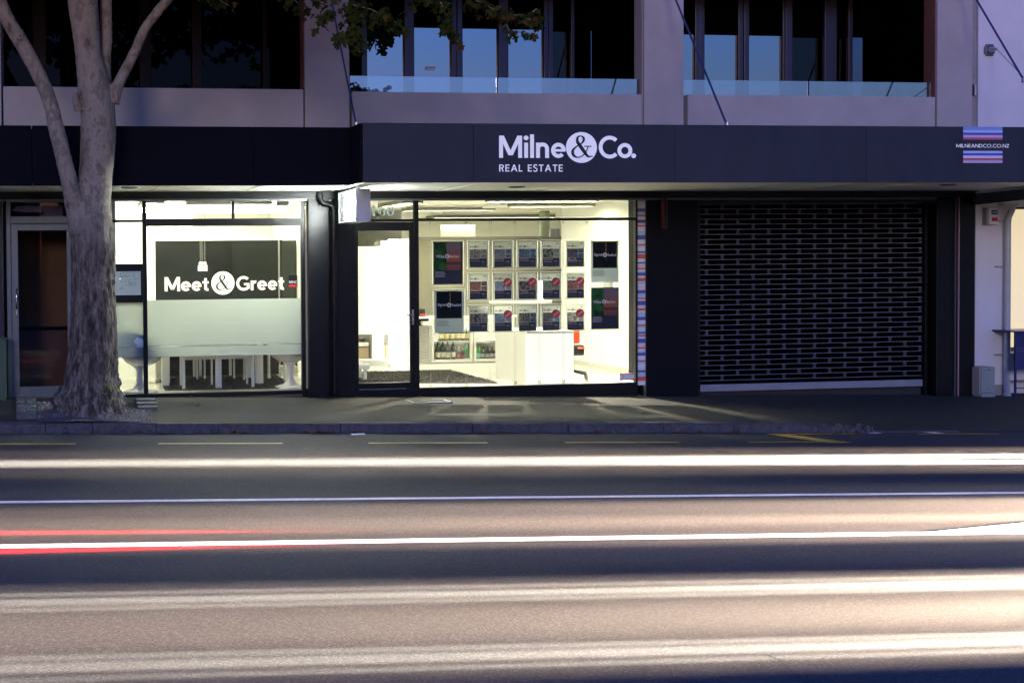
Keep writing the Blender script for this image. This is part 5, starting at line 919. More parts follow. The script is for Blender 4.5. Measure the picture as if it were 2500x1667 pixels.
mb.add([tuple(p) for p in q] + [tuple(p + Vector((0, .1, 0))) for p in q], [(0, 1, 2, 3), (7, 6, 5, 4), (0, 4, 5, 1), (3, 2, 6, 7), (0, 3, 7, 4), (1, 5, 6, 2)], mat('awning_dark', (.02, .024, .04), .5)); part(mb, 'beam', aw)
mb = MB(); mb.tube([q[0] + Vector((0, -.02, .015)), q[1] + Vector((0, -.02, .015))], .016, M['pipe'], 8); part(mb, 'edge_tube', aw)
# downpipe
xd = P(*Z6(2246, 700), -.05).x; xt = P(*Z6(2275, 560), -.05).x; ZD = lambda y: P(*Z6(2246, y), -.05).z
o = thing('grey_downpipe', (xd, -.05, ZD(1360)), 'pale grey plastic downpipe on the pier at far right', 'downpipe'); mb = MB(); mb.tube([(xt, -.05, ZD(120)), (xt, -.05, ZD(160)), ((xd + xt) / 2, -.05, ZD(190)), (xd, -.05, ZD(225)), (xd, -.05, ZD(600)), (xd, -.05, ZD(1345))], .042, M['pipe'], 16); part(mb, 'pipe', o)
mb = MB(); mb.tube([(xd, -.05, ZD(1362)), (xd, -.05, ZD(1335))], .056, M['pipe'], 16); part(mb, 'shoe', o); mb = MB(); mb.box(xt - .18, xt + .05, -.1, -.0, ZD(140), ZD(120), M['pipe']); part(mb, 'top_bracket', o)
for y in (523, 1085, 232): mb = MB(); mb.tube([(xd, -.05, ZD(y + 4)), (xd, -.05, ZD(y - 4))], .047, M['pipe'], 16); mb.box(xd - .15, xd, -.02, .02, ZD(y + 3), ZD(y - 3), M['pipe']); part(mb, 'bracket', o)
# alarm box
x0, x1, z0, z1 = BX(*Z6(2113, 258), *Z6(2184, 150), -.06); o = thing('alarm_box', ((x0 + x1) / 2, -.03, z0), 'white alarm box with red window on the pale pier', 'alarm box'); mb = MB(); mb.bbox(x0 + .04, x1, -.07, .028, z0, z1, M['plaster_white'], .01); mb.bbox(x0, x0 + .035, -.06, .028, z0, z1, M['grey'], .004); part(mb, 'casing', o)
w, h = x1 - x0, z1 - z0; mb = MB(); mb.box(x0 + .42 * w, x0 + .95 * w, -.074, -.071, z0 + .2 * h, z0 + .42 * h, mat('alarm_red', (.35, .01, .03), .2, coat=.5)); part(mb, 'red_window', o); mb = MB(); mb.box(x0 + .38 * w, x0 + .96 * w, -.074, -.071, z0 + .6 * h, z0 + .86 * h, M['navy']); text(mb, 'ALARM', x0 + .67 * w, z0 + .73 * h, w * .45, -.0745, M['letter']); part(mb, 'name_plate', o)
# meter cabinet on ground
x0, x1, z0, z1 = BX(*Z6(2082, 1348), *Z6(2168, 1164), -.22); o = thing('meter_cabinet', ((x0 + x1) / 2, -.1, z0), 'grey green meter cabinet standing at the foot of the pale pier', 'meter cabinet'); mb = MB(); mb.bbox(x0, x1, -.22, .015, z0 + .03, z1, M['metergrey'], .012); mb.bbox(x0 - .02, x0 - .001, -.2, .015, z0 + .0, z1 - .01, M['grey'], .004); part(mb, 'cabinet', o)
mb = MB(); mb.bbox(x0, x1, -.225, .015, z0 - .03, z0 + .028, M['metergrey'], .006); part(mb, 'plinth', o); mb = MB(); mb.box(x0 + .09, x1 - .08, -.224, -.2201, z1 - .045, z1 - .035, M['frame']); mb.lathe(((x0 + x1) / 2, -.222, z0 + .09), [(0, 0), (.012, 0), (.012, .006)], M['frame'], 8); part(mb, 'lock', o)
# wall plate with cable
c = P(1600 + 2137 / 2.6133, 320 / 2.6133, .0); o = thing('cable_anchor', c, 'steel anchor plate with a thin cable on the pale upper wall', 'anchor plate'); mb = MB(); s_ = .085; mb.bbox(c.x - s_ * .75, c.x + s_ * .75, .005, .029, c.z - s_, c.z + s_, M['alu'], .012); mb.bbox(c.x - s_, c.x + s_, .008, .028, c.z - s_ * .6, c.z + s_ * .6, M['alu'], .012); part(mb, 'plate', o)
mb = MB(); mb.tube([(c.x, .0, c.z), (c.x, -.12, c.z - .01)], [.045, .02], M['steel'], 12); part(mb, 'boss', o); e = P(2500, 190, -1.0); mb = MB(); e2 = Vector((c.x, -.12, c.z - .01)) + (e - Vector((c.x, -.12, c.z - .01))) * 1.4; mb.tube([(c.x, -.12, c.z - .01), e2], .006, M['steel'], 6); part(mb, 'cable', o)
mb = MB(); a = P(2378, 224, -.0); mb.bbox(a.x - .012, a.x + .02, -.03, .03, a.z - .06, a.z + .1, M['steel'], .005); tag(mb.build('hinge_plate'), 'small steel plate on the grey corner trim', 'plate')
# blue table with sign
zt_t = P(*Z6(2300, 935), -.35).z; xt0 = P(*Z6(2290, 1000), -.35).x; o = thing('blue_stand', (xt0, -.3, -.3), 'dark blue metal stand with a label plate cut off by the right edge', 'stand')
mb = MB(); mb.bbox(xt0 - .03, xt0 + .9, -.4, .1, zt_t - .02, zt_t, M['navy'], .004); part(mb, 'top', o); mb = MB(); mb.bbox(xt0, xt0 + .86, -.36, -.34, P(*Z6(2300, 1180), -.35).z, zt_t - .021, M['navy'], .003); part(mb, 'front_panel', o)
for x in (xt0, xt0 + .84):
    for y in (-.37, .05): mb = MB(); mb.bbox(x, x + .025, y, y + .025, -.38, zt_t - .021, M['navy'], .003); part(mb, 'leg', o)
mb = MB(); mb.bbox(xt0 + .026, xt0 + .84, -.365, -.35, P(*Z6(2300, 1302), -.35).z, P(*Z6(2300, 1296), -.35).z, M['navy'], .002); part(mb, 'rail', o)
a0, a1, c0, c1 = BX(*Z6(2303, 1070), *Z6(2420, 1040), -.37); mb = MB(); mb.box(a0, a1, -.366, -.361, c0, c1, M['alu']); mb.box(a0 + .006, a1 - .006, -.3675, -.3662, c0 + .006, c1 - .006, M['navy']); text(mb, 'resident', (a0 + a1) / 2, (c0 + c1) / 2, (a1 - a0) * .8, -.368, M['alu']); part(mb, 'label_plate', o)
mb = MB(); a = G(*Z6(1990, 1345), foot_z(13, 0)); mb.add([(a.x + random.uniform(-.13, .13), a.y + random.uniform(-.05, .05), foot_z(13, 0) + .01 + random.uniform(0, .03)) for k in range(14)], [(i, i + 1, i + 2) for i in range(12)], M['letter']); tag(mb.build('litter'), 'crumpled white scrap of litter at the foot of the black column', 'litter')

# ================================================================== TREE
TY = -1.86; tr0 = P(222, 995, TY)
def TP(u, v, dy=0.0): return P(u, v, TY + dy)
tree = thing('street_tree', (tr0.x, TY, foot_z(tr0.x, TY)), 'mottled plane tree with pale smooth limbs rooted in the footpath', 'tree')
def path(pts, sub=6):        # (u, v, r_px, dy)
    q = [Vector((*TP(u, v, dy), r / 200.0 )) for u, v, r, dy in pts] if False else None
    A = []
    for u, v, r, dy in pts: p = TP(u, v, dy); A.append((p.x, p.y, p.z, r * (TY + dy + 16) / FPX))
    out = []
    for i in range(len(A) - 1):
        a = A[max(0, i - 1)]; b = A[i]; c = A[i + 1]; d = A[min(len(A) - 1, i + 2)]
        for k in range(sub):
            t = k / sub; out.append([.5 * (2 * b[j] + (c[j] - a[j]) * t + (2 * a[j] - 5 * b[j] + 4 * c[j] - d[j]) * t * t + (3 * b[j] - a[j] - 3 * c[j] + d[j]) * t ** 3) for j in range(4)])
    out.append(list(A[-1])); return out
mb = MB(); bark = bpy.data.materials.new('bark')
def limb(pts):
    q = path(pts); mb.tube([p[:3] for p in q], [p[3] for p in q], bark, 28)
limb([(223, 1030, 96, 0), (223, 1003, 88, 0), (223, 980, 80, 0), (222, 960, 70, 0), (224, 915, 62, 0), (227, 860, 57, 0), (228, 760, 52, 0), (228, 660, 50, 0), (226, 560, 50, 0), (224, 505, 46, 0), (232, 440, 42, 0), (238, 380, 42, 0), (240, 310, 43, 0), (238, 262, 42, 0), (232, 225, 42, 0), (226, 190, 37, 0), (216, 130, 32, 0), (208, 60, 34, 0), (202, 0, 36, 0), (196, -90, 34, 0), (190, -220, 28, 0), (180, -400, 20, 0)])
limb([(212, 560, 44, 0), (190, 510, 30, -.02), (174, 460, 22, -.13), (158, 400, 20, -.16), (139, 320, 19, -.14), (122, 250, 18, -.12), (95, 185, 17, -.14), (55, 110, 18, -.16), (22, 55, 17, -.18), (0, 10, 18, -.2), (-40, -70, 16, -.25), (-110, -190, 13, -.3)])
limb([(250, 235, 24, .05), (252, 200, 20, .08), (256, 150, 15, .1), (260, 90, 14, .12), (259, 45, 14, .15), (259, 0, 14, .18), (262, -80, 13, .2), (275, -200, 10, .25)])
limb([(272, 250, 20, -.02), (286, 212, 15, -.05), (305, 175, 13, -.08), (330, 125, 12, -.12), (352, 75, 12, -.16), (375, 42, 12, -.2), (405, 5, 11, -.25), (450, -40, 11, -.3), (540, -120, 9, -.5), (640, -200, 7, -.8)])
limb([(196, 268, 16, -.05), (186, 240, 9, -.1), (183, 228, 6, -.12)])
for (a, b, c_) in ((170, 985, 26), (275, 990, 24), (200, 1000, 26), (245, 1001, 25)): limb([(222, 930, 30, -.03), (a, b - 20, c_, -.08), (a + (a - 222) * .35, b + 8, c_ * .9, -.1)])
for (u, v, r) in ((250, 848, 13), (215, 885, 14), (190, 905, 12), (262, 760, 9), (268, 560, 8), (235, 930, 15), (180, 940, 13), (283, 935, 12), (272, 690, 9), (200, 960, 14)): limb([(222 + (u - 222) * .6, v + 4, r * 1.1, -.12), (u, v, r, -.24 + abs(u - 222) * .003), (u + (u - 222) * .06, v - 2, r * .5, -.28 + abs(u - 222) * .003)])
tmp = mb.build('trunk'); md = tmp.modifiers.new('remesh', 'REMESH'); md.mode = 'VOXEL'; md.voxel_size = .0105; md.use_smooth_shade = True
sm2 = tmp.modifiers.new('smooth', 'SMOOTH'); sm2.iterations = 5; sm2.factor = .5
dg = bpy.context.evaluated_depsgraph_get(); me = bpy.data.meshes.new_from_object(tmp.evaluated_get(dg)); bpy.data.objects.remove(tmp)
me.materials.clear(); me.materials.append(bark)
z1k = P(222, 560, TY).z
nor = [v.normal.copy() for v in me.vertices]
for v, nn in zip(me.vertices, nor):
    c = v.co; low = max(0.0, min(1.0, (z1k + .25 - c.z) / .5)); base = max(0.0, min(1.0, (.75 - c.z) / .6))
    ang = Vector((c.x * 9, c.y * 9, c.z * 2.2)); rd = 1 - abs(noise.noise(ang * 1.6 + Vector((0, 0, 3)))) * 2.2; rd2 = 1 - abs(noise.noise(Vector((c.x * 30, c.y * 30, c.z * 9)))) * 2
    d = low * (.014 * rd + .010 * rd2) + (1 - low) * (.004 * noise.noise(Vector((c.x * 6, c.y * 6, c.z * 14))))
    d += base * (.022 * noise.noise(c * 7) + .016 * noise.noise(c * 17)); d += .006 * noise.noise(c * 3.3)
    ring = math.sin(c.z * 42 + 3 * noise.noise(c * 2.5)); d += (1 - low) * (.003 if ring > .96 else 0)
    v.co = c + nn * d
me.polygons.foreach_set('use_smooth', [True] * len(me.polygons))
tk = bpy.data.objects.new('trunk', me); COL.objects.link(tk); tk.parent = tree; tk.location = -Vector(tree.location)
# bark material: smooth pale blotched above, rough brown-grey below
bark.use_nodes = True; n = bark.node_tree; b = n.nodes['Principled BSDF']; b.inputs['Roughness'].default_value = .8
tc = n.nodes.new('ShaderNodeTexCoord'); sx_ = n.nodes.new('ShaderNodeSeparateXYZ'); n.links.new(tc.outputs['Object'], sx_.inputs[0])
def noi(scale, st=(1, 1, 1), det=5, rg=.6):
    t = n.nodes.new('ShaderNodeTexNoise'); t.inputs['Scale'].default_value = scale; t.inputs['Detail'].default_value = det; t.inputs['Roughness'].default_value = rg; mp = n.nodes.new('ShaderNodeMapping'); mp.inputs['Scale'].default_value = st; n.links.new(tc.outputs['Object'], mp.inputs[0]); n.links.new(mp.outputs[0], t.inputs['Vector']); return t
def ramp(src, *els):
    r = n.nodes.new('ShaderNodeValToRGB'); e = r.color_ramp.elements; e[0].position = els[0][0]; e[0].color = (*els[0][1], 1); e[1].position = els[-1][0]; e[1].color = (*els[-1][1], 1)
    for p, c in els[1:-1]: q = e.new(p); q.color = (*c, 1)
    n.links.new(src, r.inputs[0]); return r
up_ = ramp(noi(4.2, (1, 1, .55), 8, .68).outputs[0], (.34, (.08, .06, .038)), (.43, (.22, .18, .13)), (.52, (.29, .25, .19)), (.58, (.14, .115, .08)), (.66, (.33, .29, .22)))
lo_ = ramp(noi(16, (1, 1, .22), 8, .75).outputs[0], (.40, (.016, .012, .009)), (.50, (.095, .074, .052)), (.62, (.25, .205, .155)))
scar = ramp(noi(2.6, (1, 1, 1.5), 8, .8).outputs[0], (.585, (0, 0, 0)), (.63, (1, 1, 1)))
mxs = n.nodes.new('ShaderNodeMix'); mxs.data_type = 'RGBA'; n.links.new(scar.outputs[0], mxs.inputs[0]); n.links.new(up_.outputs[0], mxs.inputs[6]); mxs.inputs[7].default_value = (.10, .05, .04, 1)
mrr = n.nodes.new('ShaderNodeMapRange'); mrr.inputs[1].default_value = z1k + .25; mrr.inputs[2].default_value = z1k - .35
ad = n.nodes.new('ShaderNodeMath'); ad.operation = 'MULTIPLY_ADD'; ad.inputs[1].default_value = .7; nn_ = noi(5); n.links.new(nn_.outputs[0], ad.inputs[0]); sb = n.nodes.new('ShaderNodeMath'); sb.operation = 'SUBTRACT'; sb.inputs[1].default_value = .35; n.links.new(sx_.outputs[2], sb.inputs[0]); n.links.new(sb.outputs[0], ad.inputs[2]); n.links.new(ad.outputs[0], mrr.inputs[0])
mx = n.nodes.new('ShaderNodeMix'); mx.data_type = 'RGBA'; n.links.new(mrr.outputs[0], mx.inputs[0]); n.links.new(mxs.outputs[2], mx.inputs[6]); n.links.new(lo_.outputs[0], mx.inputs[7]); n.links.new(mx.outputs[2], b.inputs['Base Color'])
bh = noi(26, (1, 1, .25), 8, .75); bpn = n.nodes.new('ShaderNodeBump'); bpn.inputs['Distance'].default_value = .02; n.links.new(bh.outputs[0], bpn.inputs['Height']); ms_ = n.nodes.new('ShaderNodeMath'); ms_.operation = 'MULTIPLY_ADD'; ms_.inputs[1].default_value = .8; ms_.inputs[2].default_value = .15; n.links.new(mrr.outputs[0], ms_.inputs[0]); n.links.new(ms_.outputs[0], bpn.inputs['Strength']); n.links.new(bpn.outputs[0], b.inputs['Normal'])
# leaves
def leaf_shape():
    pts = []
    for k, (a, r) in enumerate([(-90, .12), (-62, .34), (-38, .42), (-20, .26), (8, .62), (26, .50), (40, .30), (62, .62), (90, .82), (118, .62), (140, .30), (154, .50), (172, .62), (200, .26), (218, .42), (242, .34)]): pts.append((r * math.cos(R_(a)), r * math.sin(R_(a)) + .12))
    return pts
LS = leaf_shape()
def leaf_mat(name, c1, c2):
    m = bpy.data.materials.new(name); m.use_nodes = True; n = m.node_tree; n.nodes.clear(); o = n.nodes.new('ShaderNodeOutputMaterial'); d = n.nodes.new('ShaderNodeBsdfDiffuse'); t = n.nodes.new('ShaderNodeBsdfTranslucent'); mx = n.nodes.new('ShaderNodeMixShader'); mx.inputs[0].default_value = .3
    tc = n.nodes.new('ShaderNodeTexCoord'); no = n.nodes.new('ShaderNodeTexNoise'); no.inputs['Scale'].default_value = 6; r = n.nodes.new('ShaderNodeValToRGB'); r.color_ramp.elements[0].position = .35; r.color_ramp.elements[1].position = .65; r.color_ramp.elements[0].color = (*c1, 1); r.color_ramp.elements[1].color = (*c2, 1); n.links.new(tc.outputs['Object'], no.inputs['Vector']); n.links.new(no.outputs[0], r.inputs[0])
    n.links.new(r.outputs[0], d.inputs[0]); n.links.new(r.outputs[0], t.inputs[0]); n.links.new(d.outputs[0], mx.inputs[1]); n.links.new(t.outputs[0], mx.inputs[2]); n.links.new(mx.outputs[0], o.inputs[0]); return m
m_lf = leaf_mat('leaf_green', (.035, .055, .012), (.07, .085, .02)); m_lf2 = leaf_mat('leaf_brown', (.12, .055, .02), (.10, .09, .03))
def add_leaf(mb, c, size, rnd, m, droop=True):
    yaw = rnd.uniform(0, 6.28); pit_ = rnd.uniform(-.9, .9); rot = Matrix.Rotation(yaw, 3, 'Z') @ Matrix.Rotation(R_(90) + pit_, 3, 'X') @ Matrix.Rotation(rnd.uniform(2.2, 4.0) if droop else rnd.uniform(0, 6.3), 3, 'Z')
    fold = rnd.uniform(.1, .5); vs = [c + rot @ Vector((x * size, y * size, abs(x) * size * fold)) for x, y in LS]; ctr = c + rot @ Vector((0, .1 * size, 0)); k = len(vs)
    mb.add(vs + [ctr], [(i, (i + 1) % k, k) for i in range(k)], m)
rl = random.Random(21); mb = MB(); tw = MB()
clusters = [  # (u0, v0) -> (u1, v1) branch, density, spread px, depth
    ((700, -30), (850, 25), 60, 26, -3.2), ((850, 20), (868, 110), 70, 20, -3.2), ((800, 30), (770, 60), 30, 12, -3.2), ((868, 60), (818, 108), 34, 10, -3.2), ((860, 95), (884, 128), 26, 9, -3.2), ((850, 10), (960, 50), 80, 22, -3.1), ((930, 40), (990, 75), 40, 9, -3.1), ((985, -10), (1100, 10), 60, 14, -3.3),
    ((1075, 5), (1100, 75), 26, 10, -3.4), ((1095, 70), (1125, 118), 22, 8, -3.4), ((1098, 40), (1080, 85), 12, 7, -3.4), ((1130, -10), (1230, 40), 60, 16, -2.9), ((1210, 30), (1322, 60), 60, 12, -2.9), ((1222, 40), (1250, 90), 16, 8, -2.9), ((1245, 78), (1310, 92), 18, 6, -2.9), ((1300, 30), (1318, 28), 5, 3, -2.9),
    ((640, -40), (760, 30), 60, 22, -2.6), ((420, -50), (560, 15), 40, 14, -2.6), ((900, -60), (1100, -10), 120, 20, -3.0)]
for (a, b_, n_l, sp, Y) in clusters:
    A = P(a[0], a[1], Y); B = P(b_[0], b_[1], Y); tw.tube([A, (A + B) / 2 + Vector((0, 0, .03)), B], [.008, .006, .003], bark, 5)
    for i in range(n_l):
        t = rl.random(); c = A.lerp(B, t) + Vector((rl.gauss(0, sp * .5), rl.gauss(0, 16), rl.gauss(0, sp * .5))) / 215; add_leaf(mb, c, rl.uniform(.055, .10), rl, m_lf2 if rl.random() < (.28 if a[0] > 1000 or a[0] < 700 else .08) else m_lf)
for i in range(5200):      # crown above the frame
    th = rl.uniform(0, 6.28); r = 4.6 * math.sqrt(rl.random()); c = Vector((tr0.x + 1.2 + r * math.cos(th), -3.2 + .62 * r * math.sin(th), 0)); h = 1 - (r / 4.8) ** 2; c.z = 5.6 + 3.6 * h * rl.random() + .5 * math.sin(c.x * 1.3) * math.cos(c.y * 1.7) + .25
    lim = P(0, 0, c.y).z + .55 + .012 * max(0, 500 - abs(c.x)) * 0
    if c.z < lim: c.z = lim + rl.random() * .6
    add_leaf(mb, c, rl.uniform(.13, .26), rl, m_lf2 if rl.random() < .15 else m_lf)
cr = part(mb, 'crown', tree); part(tw, 'twigs', tree)
mb = MB(); m_sh = leaf_mat('leaf_lime', (.22, .34, .02), (.35, .45, .05)); yy = -.45
for (u, v, s_) in ((265, 938, .05), (281, 945, .055), (262, 960, .045), (275, 971, .05), (268, 930, .03), (273, 918, .028)):
    c = TP(u, v, -.42 + abs(u - 222) * .002); add_leaf(mb, c, s_, rl, m_sh if s_ > .04 else m_lf)
part(mb, 'shoots', tree, 'lime green shoots sprouting at the trunk base')

# tree pit
def mound(x, y): return .15 * math.exp(-((x - tr0.x) ** 2 / .30 + (y - TY) ** 2 / .16))
mb = MB(); pz = lambda x, y, h: foot_z(x, y) + h
def pv(u, v): return G(u, v, -.02)
def pave(name, u0, v0, u1, v1, h, lab, n=1, rz=0):
    a = pv(u0, v1); b = pv(u1, v0); m_ = MB(); cx, cy = (a.x + b.x) / 2, (a.y + b.y) / 2; z = foot_z(cx, cy); m_.bbox(a.x, b.x, min(a.y, b.y), max(a.y, b.y), z - .03, z + h, M['paver'], .008); o = m_.build(name, None, (cx, cy, z)); o.rotation_euler = (random.uniform(-.01, .01), random.uniform(-.015, .015), rz + random.uniform(-.01, .01)); return tag(o, lab, 'paver', 'pavers edging the tree pit')
for i, (v0, v1) in enumerate(((983, 992), (992, 1001), (1001, 1011), (1011, 1020), (1020, 1029))):
    if i % 2: pave('paver', 40, v0, 62, v1, .045, 'short paver at the left of the tree pit'); pave('paver', 63, v0, 89, v1, .045, 'paver beside the gravel at the left of the tree pit')
    else: pave('paver', 40, v0, 88, v1, .046, 'long paver in the block at the left of the tree pit')
for i in range(9): pave('paver', 90 + i * 24, 1012, 113 + i * 24, 1025, .03, 'paver in the front row between gravel and kerb')
for i in range(3): pave('paver', 332 + i * 2, 985 + i * 6, 378 + i * 2, 991 + i * 6, .075 - i * .012, ('back', 'middle', 'front')[i] + ' paver of the raised block right of the trunk')
mb = MB(); rg = random.Random(9); gm = [mat('pebble_%d' % k, c, .9) for k, c in enumerate(((.20, .17, .15), (.12, .10, .10), (.30, .27, .25)))]
for i in range(4200):
    u = rg.uniform(85, 385); v = rg.uniform(990, 1030)
    if u > 310 and v < 1000: continue
    if u > 372 + 16 * noise.noise(Vector((v * .13, 7, 0))) or (u > 340 and rg.random() < (u - 340) / 55): continue
    if u < 305 and 1011 < v < 1026: continue
    a = pv(u, v)
    if a.y < KY + .04: continue
    z = foot_z(a.x, a.y) + mound(a.x, a.y) + .009; s_ = rg.uniform(.005, .012); h = s_ * rg.uniform(.5, 1.0); o3 = rg.uniform(0, 1.5)
    vs = [(a.x + s_ * math.cos(o3 + k * 1.57), a.y + s_ * math.sin(o3 + k * 1.57), z) for k in range(4)] + [(a.x, a.y, z + h + .004)]; mb.add(vs, [(0, 1, 4), (1, 2, 4), (2, 3, 4), (3, 0, 4)], gm[i % 3])
nx, ny = 110, 40; ax, bx__ = pv(88, 1020).x, pv(385, 1020).x; vsg = []
for j in range(ny + 1):
    for i in range(nx + 1): x = ax + (bx__ - ax) * i / nx; y = (KY + .02) + 1.15 * j / ny; vsg.append((x, y, foot_z(x, y) + .007 + mound(x, y) + .004 * noise.noise(Vector((x * 20, y * 20, 0)))))
mb.add(vsg, [(j * (nx + 1) + i, j * (nx + 1) + i + 1, (j + 1) * (nx + 1) + i + 1, (j + 1) * (nx + 1) + i) for j in range(ny) for i in range(nx) if i < nx * (.93 + .10 * noise.noise(Vector((j * .17, 2, 0)))) - 4 * (j / ny)], mat('pit_dirt', (.10, .08, .07), .95, noise_amt=.5, noise_scale=30)); gv = mb.build('gravel'); gv['kind'] = 'stuff'; gv['label'] = 'pale gravel and grit around the tree base'
# fallen leaves
m_fl = [leaf_mat('dead_leaf_%d' % k, c, d) for k, (c, d) in enumerate((((.16, .045, .03), (.24, .08, .04)), ((.28, .14, .06), (.34, .20, .10)), ((.10, .04, .03), (.15, .06, .03))))]
rf = random.Random(4); spots = []
for (u, n_l, sp) in ((775, 16, 28), (860, 3, 5), (560, 7, 25), (480, 4, 30), (1170, 4, 25), (1220, 4, 10), (1300, 3, 12), (1440, 7, 14), (1500, 3, 12), (1620, 6, 18), (1710, 3, 10), (1790, 5, 16), (330, 3, 60), (2050, 5, 20), (150, 4, 80), (1010, 2, 30)):
    for i in range(n_l): a = GRD(u + rf.gauss(0, sp), 1056 + rf.uniform(-1, 4)); spots.append((a.x, min(a.y, KY - .03) + rf.uniform(-.03, .0), road_z(a.x), 'g'))
for (u, v) in ((20, 983), (462, 978), (480, 1005), (855, 993), (1372, 1035), (1254, 968), (1300, 1000), (1335, 972), (985, 968), (950, 990), (1185, 990), (1410, 998), (1450, 1004), (1570, 1022), (1180, 1008), (35, 1018), (540, 990), (360, 1023), (1700, 1048), (2160, 1049)):
    a = G(u, v, -.05 - .024 * ((u - 100) / 185)); a.y = max(a.y, KY + .08); a.y = min(a.y, -.1); spots.append((a.x, a.y, foot_z(a.x, a.y), 'p'))
for k, (x, y, z, t) in enumerate(spots):
    mb = MB(); s_ = rf.uniform(.035, .065) if t == 'g' else rf.uniform(.03, .07); ro = rf.uniform(0, 6.28); cu = rf.uniform(.3, 1.1)
    vs = [(s_ * (px__ * math.cos(ro) - py__ * math.sin(ro)), s_ * (px__ * math.sin(ro) + py__ * math.cos(ro)), .006 + s_ * cu * (px__ * px__ + py__ * py__ * .6)) for px__, py__ in LS] + [(0, 0, .005)]; mb.add(vs, [(i, (i + 1) % 16, 16) for i in range(16)], m_fl[k % 3]); o = mb.build('fallen_leaf'); o.location = (x, y, z + .003)
    tag(o, 'dry brown plane leaf curled in the gutter against the kerb' if t == 'g' else 'dry leaf lying on the footpath', 'fallen leaf', 'leaves in the gutter' if t == 'g' else 'leaves on the footpath')
a = GRD(876, 1061); mb = MB(); mb.bbox(a.x - .09, a.x + .07, a.y - .03, a.y + .03, road_z(a.x) + .002, road_z(a.x) + .012, M['letter'], .003); tag(mb.build('paper_scrap'), 'flat white paper scrap in the gutter by the leaf pile', 'litter')
a = GRD(2060, 1052); mb = MB()
for k in range(26): x = a.x + rf.uniform(-.35, .25); y = KY + rf.uniform(-.12, .1); mb.bbox(x, x + rf.uniform(.02, .08), y, y + rf.uniform(.02, .05), road_z(x) + .0, road_z(x) + rf.uniform(.02, .10), M['kerb'], .006)
tag(mb.build('kerb_rubble'), 'broken rubble at the end of the kerb by the driveway', 'rubble')

# ================================================================== VEHICLES added outside the frame, lamps laying light bands along the lanes
def car(x, y, face, label, body, head=None, tail=None):
    z = road_z(x); o = thing('added_car', (x, y, z), label, 'car', 'unseen cars added to light the road'); s = face   # face -1: nose towards -X
    prof = [(-2.1, .35), (-2.15, .62), (-2.0, .80), (-1.2, .93), (-.55, 1.36), (.75, 1.42), (1.5, 1.0), (2.05, .92), (2.12, .5), (2.05, .32)]; W_ = .86
    mb = MB(); n = len(prof); rows = [(-1, .90, .0), (-.93, 1.0, 1), (.93, 1.0, 1), (1, .90, 0)]; vs = []
    for wy, k, _ in rows: vs += [(x - s * px_c * (1 if True else 0) if False else x + (-s) * (-px_c) * 1.0, y + wy * W_ * (1 if pz_ < .95 else .84), z + .35 + (pz_ - .35) * k) for px_c, pz_ in prof]
    fs = [(r * n + i, r * n + (i + 1) % n, (r + 1) * n + (i + 1) % n, (r + 1) * n + i) for r in range(3) for i in range(n)] + [tuple(range(n)), tuple(range(3 * n, 4 * n))[::-1]]
    mb.add(vs, fs, body); part(mb, 'body', o)
    mb = MB()
    for sy in (-1, 1): yy = y + sy * W_ * .845; mb.add([(x + s * -1.05, yy, z + .97), (x + s * -.5, yy, z + 1.3), (x + s * .72, yy, z + 1.35), (x + s * 1.35, yy, z + 1.0)], [(0, 1, 2, 3)], M['dark_glass'])
    part(mb, 'side_windows', o)
    for wx in (-1.35, 1.3):
        for sy in (-1, 1):
            mb = MB(); mb.tube([(x + wx, y + sy * W_ - sy * .12, z + .32), (x + wx, y + sy * W_ + sy * .03, z + .32)], .32, M['rubber'], 24); w_ = part(mb, 'added_car_wheel', o); g = MB(); g.tube([(x + wx, y + sy * W_ + sy * .031, z + .32), (x + wx, y + sy * W_ + sy * .04, z + .32)], .2, M['steel'], 16); g.build('added_car_rim', w_)
    for sy in (-1, 1):
        mb = MB(); hx = x + s * 2.14; mb.tube([(hx - s * .05, y + sy * .62, z + .66), (hx + s * .01, y + sy * .62, z + .66)], .09, emis('headlamp', (1, .9, .75), 30) if head else M['chrome'], 16); hl = part(mb, 'headlight', o)
        mb = MB(); tx = x - s * 2.10; mb.bbox(tx - .03, tx + .03, y + sy * .66 - .1, y + sy * .66 + .1, z + .72, z + .84, emis('added_taillamp', (1, .05, .04), 10) if tail else M['red'], .01); tl = part(mb, 'added_tail_light', o)
        for spec, src, sx, zz_ in ((head, hl, hx + s * .05, z + .66), (tail, tl, tx - s * .06, z + .78)):
            if not spec: continue
            for (aim, tx_, half, ecc, power, col) in spec:
                L = bpy.data.lights.new('beam', 'SPOT'); L.energy = power; L.color = col; L.spot_size = 2 * half; L.spot_blend = .85; L.shadow_soft_size = .04  # narrow, very strong spot added to lay a light band on the road
                lo = bpy.data.objects.new('beam', L); COL.objects.link(lo); ty = y + sy * (.62 + aim)
                tgt = Vector((tx_, ty, road_z(tx_))); p0 = Vector((sx, y + sy * .62, zz_)); lo.location = p0; lo.rotation_euler = (tgt - p0).to_track_quat('-Z', 'Y').to_euler(); lo.scale = (ecc, 1, 1)
warm = (1.0, .72, .50); cream = (1.0, .92, .74)
m_c1 = mat('added_car_silver', (.35, .36, .38), .25, metal=.7, coat=.8); m_c2 = mat('added_car_dark_red', (.12, .01, .012), .2, coat=.9); m_c3 = mat('added_car_dark_blue', (.02, .03, .07), .2, coat=.9)

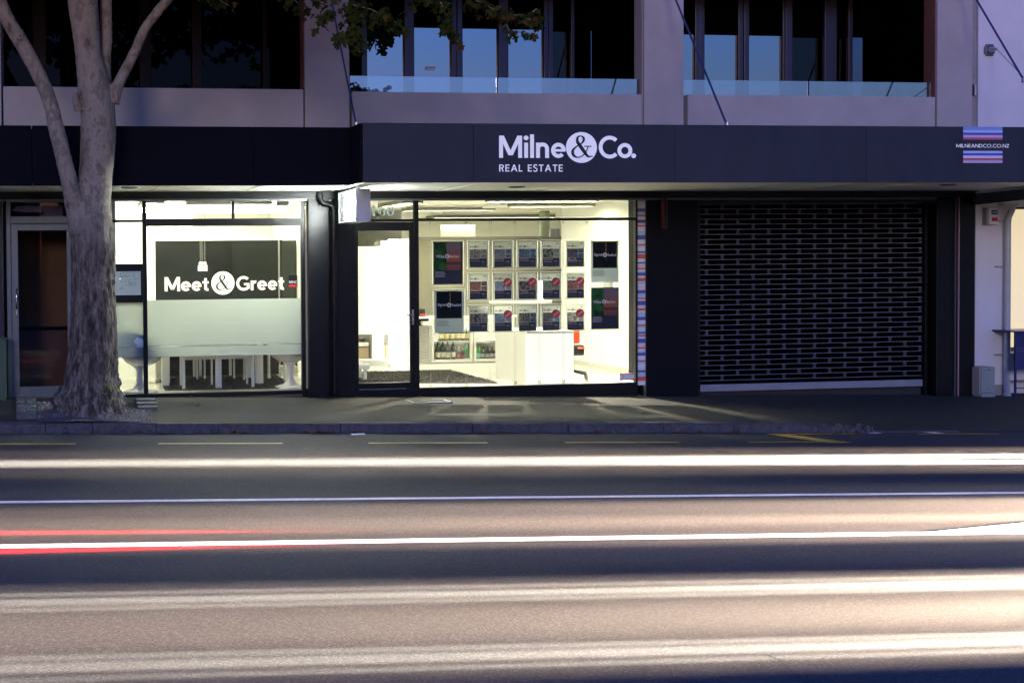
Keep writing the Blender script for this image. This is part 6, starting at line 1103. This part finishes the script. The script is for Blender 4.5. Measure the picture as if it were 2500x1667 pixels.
mb = MB(); cr_ = [GRD(u, v) for u, v in ((1868, 1597), (1885, 1606), (1900, 1612), (1918, 1627), (1931, 1642), (1950, 1655), (1972, 1668), (1990, 1690))]
for i in range(len(cr_) - 1):
    a, b = cr_[i], cr_[i + 1]; mb.add([(a.x, a.y, road_z(a.x) + .003), (b.x, b.y, road_z(b.x) + .003), (b.x + .012, b.y + .012, road_z(b.x) + .003), (a.x + .010, a.y + .010, road_z(a.x) + .003)], [(0, 1, 2, 3)], M['rubber'])
struct(mb.build('road_crack'), 'thin dark crack in the near lane')
K = 5e4
car(42, -4.5, -1, 'unseen silver car added right of the view to light the kerbside lane', m_c1, head=[(-.50, 5.0, .017, .36, 54 * K, cream), (-.45, 6.0, .022, 1.1, 5 * K, warm)])
car(38, -7.35, -1, 'unseen dark blue car added right of the view to light the middle lane', m_c3, head=[(-.30, 8.0, .0195, 1, 18 * K, warm), (-.35, 5.0, .026, 1.9, 1.3 * K, (1, .88, .88))])
car(37, -9.8, -1, 'unseen dark red car added to streak light along the lane nearest the camera', m_c2, head=[(-.06, 5.0, .018, .15, 44 * K, cream), (-.18, 5.0, .018, .07, 36 * K, cream), (.08, 5.0, .018, .06, 34 * K, cream), (-.34, 4.0, .0205, 1.1, 21 * K, (1, .76, .55))])
car(-14, -7.75, -1, 'unseen silver car added left of the view to streak red light on the road', m_c1, tail=[(-.3, -1.7, .025, .24, 9 * K, (1, .012, .02))])
# low shops across the street behind the camera (seen only as reflections)
x = -70; rb = random.Random(2)
for k in range(9):
    w_ = rb.uniform(14, 20); h_ = rb.uniform(4.2, 5.2); mbw = MB(); col_ = (rb.uniform(.06, .16),) * 3; zb_0 = road_z(x + w_ / 2)
    o = thing('shop_building', (x + w_ / 2, -36, zb_0), 'low dark shop building across the street behind the camera', 'building', 'shops across the street'); mbw.box(x, x + w_ - .05, -46, -36, zb_0 - .4, zb_0 + h_, mat('far_wall_%d' % k, col_, .8, noise_amt=.2, noise_scale=.6)); part(mbw, 'wall', o)
    mbw = MB(); mbw.box(x + .1, x + w_ - .15, -36.0, -34.6, zb_0 + 2.9, zb_0 + 3.3, M['black']); part(mbw, 'verandah', o); mbw = MB(); mbw.box(x + .8, x + w_ - .8, -36.03, -36.002, zb_0 + .5, zb_0 + 2.7, M['blackpanel']); part(mbw, 'window', o); x += w_
